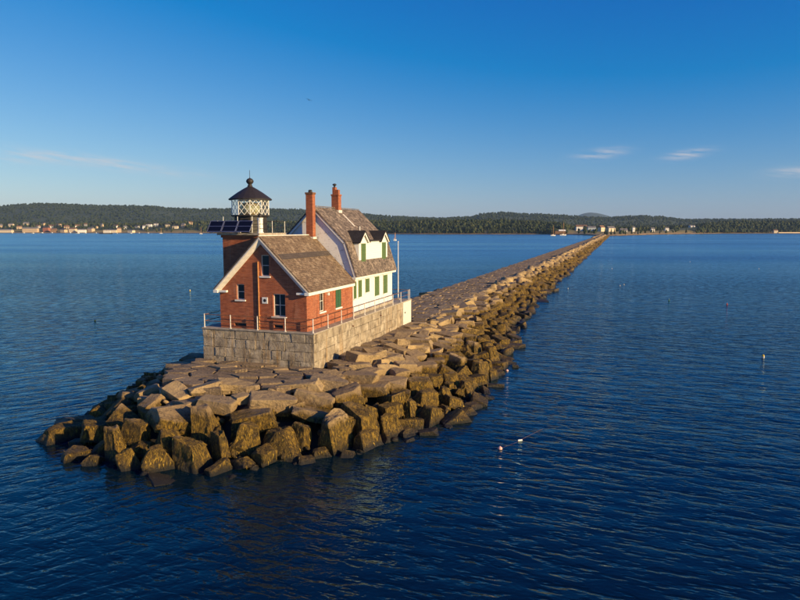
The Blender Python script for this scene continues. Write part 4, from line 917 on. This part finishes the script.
def build_land():
    xs = np.concatenate([np.arange(-900, -60, 30), np.arange(-60, 861, 4), np.arange(880, 1700, 30)])
    fr = [0, .004, .014, .03, .07, .13, .22, .3, .4, .5, .6, .7, .78, .85, .92, .97, 1.0]
    V = []; nr = len(fr) + 3
    for x in xs:
        ds, zn, zr = land_profile(x); D = [ds + (RD - ds) * f for f in fr] + [RD + 300, RD + 900, RD + 2500]; D[1] = ds + 14; D[2] = ds + 50; D[3] = ds + 110; D[4] = ds + 260
        for k, d in enumerate(D):
            p = at_dist(x, d); z = land_h(x, d)
            if k > 4: z += noise.noise(Vector((p[0] * .004, p[1] * .004, 0))) * z * .10 * (1 if d < RD - 200 else .3)
            V.append((p[0], p[1], z if k else -1.2))
    V = np.array(V); Fc = [(i * nr + k, (i + 1) * nr + k, (i + 1) * nr + k + 1, i * nr + k + 1) for i in range(len(xs) - 1) for k in range(nr - 1)]
    tag(link('shore_land', np_mesh('shore_land', V, np.array(Fc), 'land', True)), kind='structure')
    # blue hill far behind
    V = []; X = np.arange(520, 680, 3.); DH = 11000.
    for x in X:
        y = np.interp(x, [520, 565, 575, 582, 588, 596, 603, 612, 680], [224, 218.5, 216.2, 213.6, 212.6, 213.4, 215.2, 217.8, 224]); z = CAM_H + (HOR_Y - y) / F * DH
        for d, f in ((DH - 1500, 0), (DH - 700, .6), (DH, 1.), (DH + 900, .6), (DH + 1800, 0)):
            p = at_dist(x, d); V.append((p[0], p[1], z * f + (noise.noise(Vector((p[0] * .002, p[1] * .002, 3))) * 12 if f else 0)))
    Fc = [(i * 5 + k, (i + 1) * 5 + k, (i + 1) * 5 + k + 1, i * 5 + k + 1) for i in range(len(X) - 1) for k in range(4)]
    tag(link('far_hill', np_mesh('far_hill', np.array(V), np.array(Fc), 'farhill', True)), kind='structure')
build_land()
def tree_templates():
    out = []
    for s in range(6):                                      # rounded broadleaf crowns made of three lumps each
        rd = random.Random(s); bm = bmesh.new()
        for k in range(4):
            m = Matrix.Translation((rd.uniform(-.25, .25), rd.uniform(-.25, .25), .38 + .14 * k + rd.uniform(-.05, .05))) @ Matrix.Scale(rd.uniform(.26, .4) * (1 - .1 * k), 4)
            bmesh.ops.create_icosphere(bm, subdivisions=1, radius=1, matrix=m)
        for v in bm.verts: v.co += Vector([rd.uniform(-.07, .07) for _ in range(3)])
        out.append(('leaf', bm))
    for s in range(4):                                      # spruces: ragged tiers
        rd = random.Random(50 + s); bm = bmesh.new()
        for k in range(4):
            bmesh.ops.create_cone(bm, cap_ends=True, segments=7, radius1=.30 * (1 - k * .22), radius2=.02, depth=.42, matrix=Matrix.Translation((0, 0, .25 + .2 * k)))
        for v in bm.verts: v.co += Vector([rd.uniform(-.04, .04) for _ in range(3)])
        out.append(('needle', bm))
    for s in range(5):                                      # far crowns: two lumps
        rd = random.Random(90 + s); bm = bmesh.new()
        for k in range(2): bmesh.ops.create_icosphere(bm, subdivisions=1, radius=1, matrix=Matrix.Translation((rd.uniform(-.25, .25), rd.uniform(-.25, .25), .45 + .22 * k)) @ Matrix.Scale(rd.uniform(.34, .48) * (1 - .2 * k), 4))
        for v in bm.verts: v.co += Vector([rd.uniform(-.1, .1) for _ in range(3)])
        out.append(('hillleaf', bm))
    res = []
    for k, bm in out:
        bmesh.ops.triangulate(bm, faces=bm.faces); bm.verts.ensure_lookup_table(); bm.verts.index_update()
        res.append((k, np.array([v.co[:] for v in bm.verts]), np.array([[v.index for v in f.verts] for f in bm.faces]))); bm.free()
    return res
TREES = tree_templates()
def wood(name, label, spots, kinds, mat=None):
    V, T, nv = [], [], 0; rd = np.random.default_rng(len(spots))
    src = [t for t in TREES if t[0] in kinds]
    for (p, h, w) in spots:
        _, v, t = src[rd.integers(len(src))]; a = rd.uniform(0, 6.28); c, s = math.cos(a), math.sin(a)
        q = v @ np.array([[c, s, 0], [-s, c, 0], [0, 0, 1.]]) * np.array([w, w, h]) + p; V.append(q); T.append(t + nv); nv += len(q)
    o = link(name, np_mesh(name, np.concatenate(V), np.concatenate(T), mat or kinds)); tag(o, label, 'trees', kind='stuff')
def build_woods():
    rd = np.random.default_rng(12); L, N_, HL = [], [], []
    for _ in range(15000):
        x = rd.uniform(-90, 890); ds, zn, zr = land_profile(x); u = rd.random(); d = ds + 30 + 700 * u ** 1.4
        if x < 145 and d < ds + 105: continue
        if x < 200 and d < ds + 240 and rd.random() < .6: continue
        if 135 <= x < 215 and d < ds + 70 and rd.random() < .8: continue
        if 566 < x < 695 and d < ds + 340 and not (rd.random() < .06 and d < ds + 150): continue
        p = at_dist(x, d); z = land_h(x, d); con = noise.noise(Vector((p[0] * .006, p[1] * .006, 9))) + rd.normal(0, .35) > .08
        h = rd.uniform(7, 14) * (1 + .5 * max(0, noise.noise(Vector((p[0] * .012, p[1] * .012, 4))))) * (1.2 if con else 1.); (N_ if con else L).append((np.array([p[0], p[1], z - .5]), h, h * (rd.uniform(.5, .75) if con else rd.uniform(.75, 1.15))))
    wood('shore_wood', 'broadleaf trees massed along the far shore', L, 'leaf'); wood('spruce_wood', 'dark spruces massed along the far shore', N_, 'needle')
    for _ in range(15000):
        x = rd.uniform(-120, 920); ds, zn, zr = land_profile(x); d = rd.uniform(ds + 700, RD + 60) if rd.random() < .6 else rd.uniform(RD - 350, RD + 30)
        p = at_dist(x, d); h = rd.uniform(7, 15); HL.append((np.array([p[0], p[1], land_h(x, d) - 2]), h, h * rd.uniform(.8, 1.5)))
    wood('hill_wood', 'unbroken woods covering the low hills behind the harbour', HL, 'hillleaf')
build_woods()

# far buildings: x in the photograph, width px, height px of wall, roof px, wall colour, roof colour, metres behind the shore, label, category
G1 = 'buildings along the far harbour town'
def far_building(x, wpx, hpx, rpx, wall, roof, back, label, cat='building', group=None, name='far_house', depth=None, yawd=0, nwin=0):
    ds, _, _ = land_profile(x); d = ds + back; sc = F / d; p = at_dist(x, d); z = land_h(x, d); w, h, r = wpx / sc, hpx / sc, rpx / sc; dp = depth or max(7, min(w * .7, 16))
    if group == G1: w, h, r = w * .72, h * .85, r * .9; yawd = (x * 37) % 40 - 20
    b = thing(name, (p[0], p[1], z), label, cat, group); ang = yaw + R(yawd)
    b.rotation_euler = (0, 0, ang); WORLD[b.name] = Vector((0, 0, 0))
    for k, c in (('wall_%s' % (wall,), wall), ('roof_%s' % (roof,), roof)):
        if k not in M: M[k] = plain('far_' + k.split('_')[0], c, .8, .12, .4)
    wm, rm = 'wall_%s' % (wall,), 'roof_%s' % (roof,)
    MB().box(-w / 2, w / 2, -dp / 2, dp / 2, -2, h).build('wall', wm, b)
    MB().prism([(-dp / 2 - .4, h), (dp / 2 + .4, h), (0, h + r)], 'x', -w / 2 - .4, w / 2 + .4).build('roof', rm, b)
    n = nwin or max(2, int(w / 5))
    for k in range(n):
        u = -w / 2 + w * (k + .5) / n; ww = min(1.0, w / n * .3); z0 = h * .45
        MB().box(u - ww / 2, u + ww / 2, -dp / 2 - .05, -dp / 2 + .02, z0, min(h - .4, z0 + 1.6)).build('window', 'glass', b)
    return b
CRM, WHI, TAN, GRY, RDB, BLU, BRN = (.62, .52, .38), (.74, .72, .68), (.50, .38, .25), (.35, .34, .33), (.34, .13, .08), (.34, .40, .46), (.22, .13, .07)
RG, RBk, RBr = (.16, .15, .15), (.05, .045, .045), (.18, .10, .06)
G1 = 'buildings along the far harbour town'
far_building(7, 22, 2.6, 1.2, CRM, RG, 30, 'very long low cream shed at the end of the far town waterfront', 'shed', G1, 'harbour_shed')
far_building(33, 20, 4.2, 1.6, TAN, RG, 45, 'tall tan warehouse beside the long low shed on the far waterfront', 'warehouse', G1, 'harbour_warehouse')
far_building(49, 8, 4.6, 1.8, RDB, RBk, 60, 'dark red building between the tan warehouse and cream houses of the far town', 'building', G1, 'town_building')
far_building(56, 7, 3.2, 1.4, BRN, RBr, 40, 'small brown building next to the dark red one on the far waterfront', 'building', G1, 'town_building')
far_building(66, 7, 3.2, 1.6, TAN, RBk, 35, 'small tan house with black roof on the far waterfront', 'house', G1, 'town_house')
far_building(75, 9, 3.4, 1.6, CRM, RBr, 55, 'cream house with brown roof in the far harbour town', 'house', G1, 'town_house')
far_building(84, 10, 2.8, 1.2, WHI, RG, 40, 'white house with grey roof in the far harbour town', 'house', G1, 'town_house')
far_building(93, 8, 3.0, 1.4, TAN, RG, 70, 'narrow tan building with grey roof behind the white town house', 'building', G1, 'town_building')
far_building(112, 17, 2.8, .9, CRM, RG, 20, 'long bright cream pier shed beside the barge on the far waterfront', 'shed', G1, 'pier_shed')
far_building(121, 5, 4.4, 1.4, TAN, RBr, 40, 'narrow tan tower house behind the bright cream pier shed', 'house', G1, 'town_house')
far_building(133, 8, 2.4, .8, CRM, RG, 22, 'low cream hut at the right end of the town waterfront', 'hut', G1, 'harbour_hut')
for x, w, bk, lb in ((151, 5, 190, 'white house standing high among trees beside the far town'), (158, 4, 210, 'small white house with dark roof among trees above the ochre shore'), (169, 4, 170, 'small cream house among trees above the ochre shore'), (177, 5, 120, 'cream house low on the ochre shore near the tower')):
    far_building(x, w, 2.4, 1.2, WHI if 'white' in lb else CRM, RBk, bk, lb, 'house', 'houses among trees by the far town', 'shore_house')
far_building(383, 12, 1.6, .7, CRM, RBr, 380, 'long cream building in the woods beyond the white house', 'building', None, 'woodland_building')
rt = random.Random(17)
for x, bk in ((3, 150), (14, 210), (22, 130), (29, 240), (40, 160), (46, 230), (54, 140), (61, 190), (69, 130), (80, 170), (88, 240), (97, 150), (104, 200), (118, 180), (127, 130), (139, 160), (147, 110), (185, 150), (192, 220)):
    far_building(x, rt.uniform(2.6, 5), rt.uniform(1.6, 3.0), rt.uniform(.9, 1.6), rt.choice((CRM, WHI, TAN, WHI, GRY)), rt.choice((RG, RBk, RBr)), bk, 'small pale house among the trees behind the far town waterfront', 'house', 'small houses behind the far waterfront', 'town_house', yawd=rt.uniform(-30, 30))
# at the root of the breakwater
far_building(580, 11, 4.2, 2.0, WHI, RBr, 330, 'large white house with brown roof above the root of the breakwater', 'house', 'houses at the root of the breakwater', 'shore_house', nwin=4)
far_building(590, 8, 3.6, 1.6, BLU, RG, 330, 'blue grey house beside the large white house at the breakwater root', 'house', 'houses at the root of the breakwater', 'shore_house')
far_building(600, 6, 4.0, 2.2, CRM, RBr, 300, 'tall cream house with brown roof above the breakwater root', 'house', 'houses at the root of the breakwater', 'shore_house', yawd=35)
far_building(609, 8, 3.4, 2.0, CRM, RG, 280, 'cream house with grey roof just right of the breakwater root', 'house', 'houses at the root of the breakwater', 'shore_house', yawd=20)
far_building(622, 7, 1.6, 1.8, GRY, RG, 240, 'low grey cottage with big grey roof on the ochre field', 'cottage', 'houses on the ochre field', 'field_cottage')
far_building(632, 2.5, 4.0, 1.2, WHI, RG, 220, 'very narrow white house on the ochre field by the grey cottage', 'house', 'houses on the ochre field', 'field_house')
far_building(651, 3.5, 2.6, 1.6, WHI, RG, 190, 'small white gabled house in the middle of the ochre field', 'house', 'houses on the ochre field', 'field_house')
far_building(665, 3.5, 2.6, 1.2, WHI, RG, 170, 'small white house at the wooded end of the ochre field', 'house', 'houses on the ochre field', 'field_house')
far_building(690, 6, 1.6, 1.0, WHI, RG, 330, 'white house high in the trees right of the ochre field', 'house', None, 'hill_house')
far_building(773, 4, 2.2, 1.2, CRM, RBr, 25, 'cream hut at the end of the sandy wall on the wooded shore', 'hut', None, 'shore_hut')
def beach_wall():
    m = MB(); loc = at_dist(776, land_profile(776)[0] + 16); P = [at_dist(x, land_profile(x)[0] + 16) for x in range(776, 862, 6)]
    for p, q in zip(P[:-1], P[1:]):
        p, q = Vector((p[0], p[1], 0)), Vector((q[0], q[1], 0)); n = (q - p).normalized().cross(Vector((0, 0, 1))) * 1.5
        m.add([p - n + Vector((0, 0, -1)), q - n + Vector((0, 0, -1)), q + n + Vector((0, 0, -1)), p + n + Vector((0, 0, -1)), p - n + Vector((0, 0, 4.6)), q - n + Vector((0, 0, 4.6)), q + n + Vector((0, 0, 4.6)), p + n + Vector((0, 0, 4.6))], [(3, 2, 1, 0), (4, 5, 6, 7), (0, 1, 5, 4), (1, 2, 6, 5), (2, 3, 7, 6), (3, 0, 4, 7)])
    m.single('sea_wall', plain('sand_stone', (.50, .39, .28), .9), (loc[0], loc[1], 0), 'long sandy coloured sea wall along the wooded far shore', 'wall')
beach_wall()
# boathouse and its wharf behind the two sloops
def boathouse():
    x, d = 559, land_profile(559)[0] - 10; p = at_dist(x, d); b = thing('boathouse', (p[0], p[1], 0), 'brown wharf boathouse with white roof behind the two sailboats', 'boathouse'); b.rotation_euler = (0, 0, yaw); WORLD[b.name] = Vector((0, 0, 0)); s = d / F
    M['brownwood'] = plain('brown_wood', (.16, .085, .04), .9)
    MB().box(-6.5 * s, 6.5 * s, -4, 4, 2.2, 3.2).build('wharf_deck', 'brownwood', b)
    for k in range(9): MB().tube((-6.2 * s + k * 1.55 * s, -3.4, -1.5), (-6.2 * s + k * 1.55 * s, -3.4, 2.3), .5, 6).build('pile', 'brownwood', b)
    MB().box(-5 * s, 5.4 * s, -2, 4, 3.2, 3.2 + 2.5 * s).build('wall', 'brownwood', b)
    MB().prism([(-3, 3.2 + 2.5 * s), (5, 3.2 + 2.5 * s), (1, 3.2 + 3.9 * s)], 'x', -1.2 * s, 5.6 * s).build('roof', 'white', b)
boathouse()
def sailboat(x, y, hull_px, mast_px, label):
    p = at_z(x, y, 0); d = (p - CAMP) @ fwd; s = d / F; L = hull_px * s; b = thing('sailboat', tuple(p), label, 'sailboat'); b.rotation_euler = (0, 0, yaw + R(8)); WORLD[b.name] = Vector((0, 0, 0))
    sec = [(-.5, .18, .1), (-.25, .30, .07), (.1, .33, .06), (.35, .2, .08), (.5, .01, .14)]; V = []
    for u, w, z in sec: V += [(u * L, -w * L * .45, z * L + .7), (u * L, -w * L * .3, 0), (u * L, 0, -.5), (u * L, w * L * .3, 0), (u * L, w * L * .45, z * L + .7)]
    Fc = [(i * 5 + k, i * 5 + k + 1, i * 5 + k + 6, i * 5 + k + 5) for i in range(4) for k in range(4)] + [(i * 5 + 4, i * 5, i * 5 + 5, i * 5 + 9) for i in range(4)] + [(0, 1, 2, 3, 4), (24, 23, 22, 21, 20)]
    MB().add(V, Fc).build('hull', 'white', b); MB().box(-.2 * L, .15 * L, -.09 * L, .09 * L, .06 * L + .6, .12 * L + 1.2).build('cabin', 'white', b, bevel=.1)
    M.setdefault('spar', plain('varnished_spar', (.55, .30, .11), .5)); mh = mast_px * s
    MB().tube((.05 * L, 0, .5), (.05 * L, 0, mh), .42, 6, .25).build('mast', 'spar', b); MB().tube((.05 * L, 0, 2.6), (-.42 * L, 0, 2.4), .35, 6).build('boom', 'spar', b)
    MB().tube((.05 * L, 0, mh * .97), (.49 * L, 0, 1.6), .05, 4).build('forestay', 'spar', b); MB().tube((.05 * L, 0, mh * .97), (-.49 * L, 0, 1.4), .05, 4).build('backstay', 'spar', b)
sailboat(553, 235.8, 5.0, 9.5, 'smaller white sailboat moored in front of the brown boathouse'); sailboat(563, 235.4, 6.5, 13, 'larger white sailboat with tall mast moored by the brown boathouse')
sailboat(161, 233.6, 3, 6, 'small white sailboat moored alone off the ochre shore'); sailboat(201, 234.0, 3, 7, 'small white sailboat moored off the shore just left of the tower'); sailboat(395, 240.5, 3.2, 8, 'small sailboat seen just beyond the flagpole')
def motorboat(x, y, wpx, label, group):
    p = at_z(x, y, 0); s = ((p - CAMP) @ fwd) / F; L = wpx * s; b = thing('motorboat', tuple(p), label, 'boat', group); b.rotation_euler = (0, 0, yaw + R(random.uniform(-25, 25))); WORLD[b.name] = Vector((0, 0, 0))
    V = []
    for u, w, z in [(-.5, .3, .14), (0, .34, .13), (.3, .24, .16), (.5, .02, .22)]: V += [(u * L, -w * L * .5, z * L), (u * L, 0, -.4), (u * L, w * L * .5, z * L)]
    MB().add(V, [(i * 3 + k, i * 3 + k + 1, i * 3 + k + 4, i * 3 + k + 3) for i in range(3) for k in range(2)] + [(i * 3 + 2, i * 3, i * 3 + 3, i * 3 + 5) for i in range(3)] + [(0, 1, 2), (11, 10, 9)]).build('hull', 'white', b)
    MB().box(-.1 * L, .25 * L, -.12 * L, .12 * L, .12 * L, .36 * L).build('cabin', 'white', b, bevel=.15)
for x, y, w in ((42, 233.3, 3), (52, 233.2, 2.6), (63, 233.0, 4), (70, 233.2, 3), (78, 233.6, 3.2), (85, 233.3, 3.4), (96, 233.4, 2.4), (112, 233.4, 2.4), (117, 233.6, 2.2), (131, 233.6, 2.4), (148, 233.5, 2.6), (12, 233.4, 2.6), (24, 233.2, 2.2), (33, 233.5, 2.4), (139, 233.3, 2.2)):
    motorboat(x, y, w, 'tiny white motorboat moored off the far town waterfront', 'motorboats moored off the town')
def barge():
    p = at_z(106, 233.9, 0); s = ((p - CAMP) @ fwd) / F; b = thing('barge', tuple(p), 'dark hulled ferry with cream deckhouse at the far town pier', 'boat'); b.rotation_euler = (0, 0, yaw); WORLD[b.name] = Vector((0, 0, 0)); M['darkhull'] = plain('dark_hull', (.03, .03, .035), .5)
    MB().prism([(-7 * s, 2.6), (-6 * s, -.6), (5.5 * s, -.6), (7 * s, 3.6), (3 * s, 3.0)], 'y', -4, 4).build('hull', 'darkhull', b); MB().box(-1.5 * s, 4.5 * s, -3, 3, 3.0, 3.0 + 2.0 * s).build('deckhouse', 'trim', b); MB().tube((1 * s, 0, 3 + 2 * s), (1 * s, 0, 3 + 4 * s), .4, 6).build('funnel', 'darkhull', b)
barge()

# ------------------------------------------------------------------ the air over the harbour
HAZE = 3.6e-5
def build_haze():
    m = bpy.data.materials.new('sea_haze'); m.use_nodes = True; n = m.node_tree.nodes; n.clear()
    o = n.new('ShaderNodeOutputMaterial'); v = n.new('ShaderNodeVolumePrincipled'); v.inputs['Color'].default_value = (.45, .70, 1., 1); v.inputs['Density'].default_value = HAZE; v.inputs['Anisotropy'].default_value = .0
    m.node_tree.links.new(v.outputs[0], o.inputs['Volume'])
    me = MB().box(-24000, 24000, -24000, 24000, -8, 420).mesh('haze', m); tag(link('haze', me), kind='stuff')
build_haze()
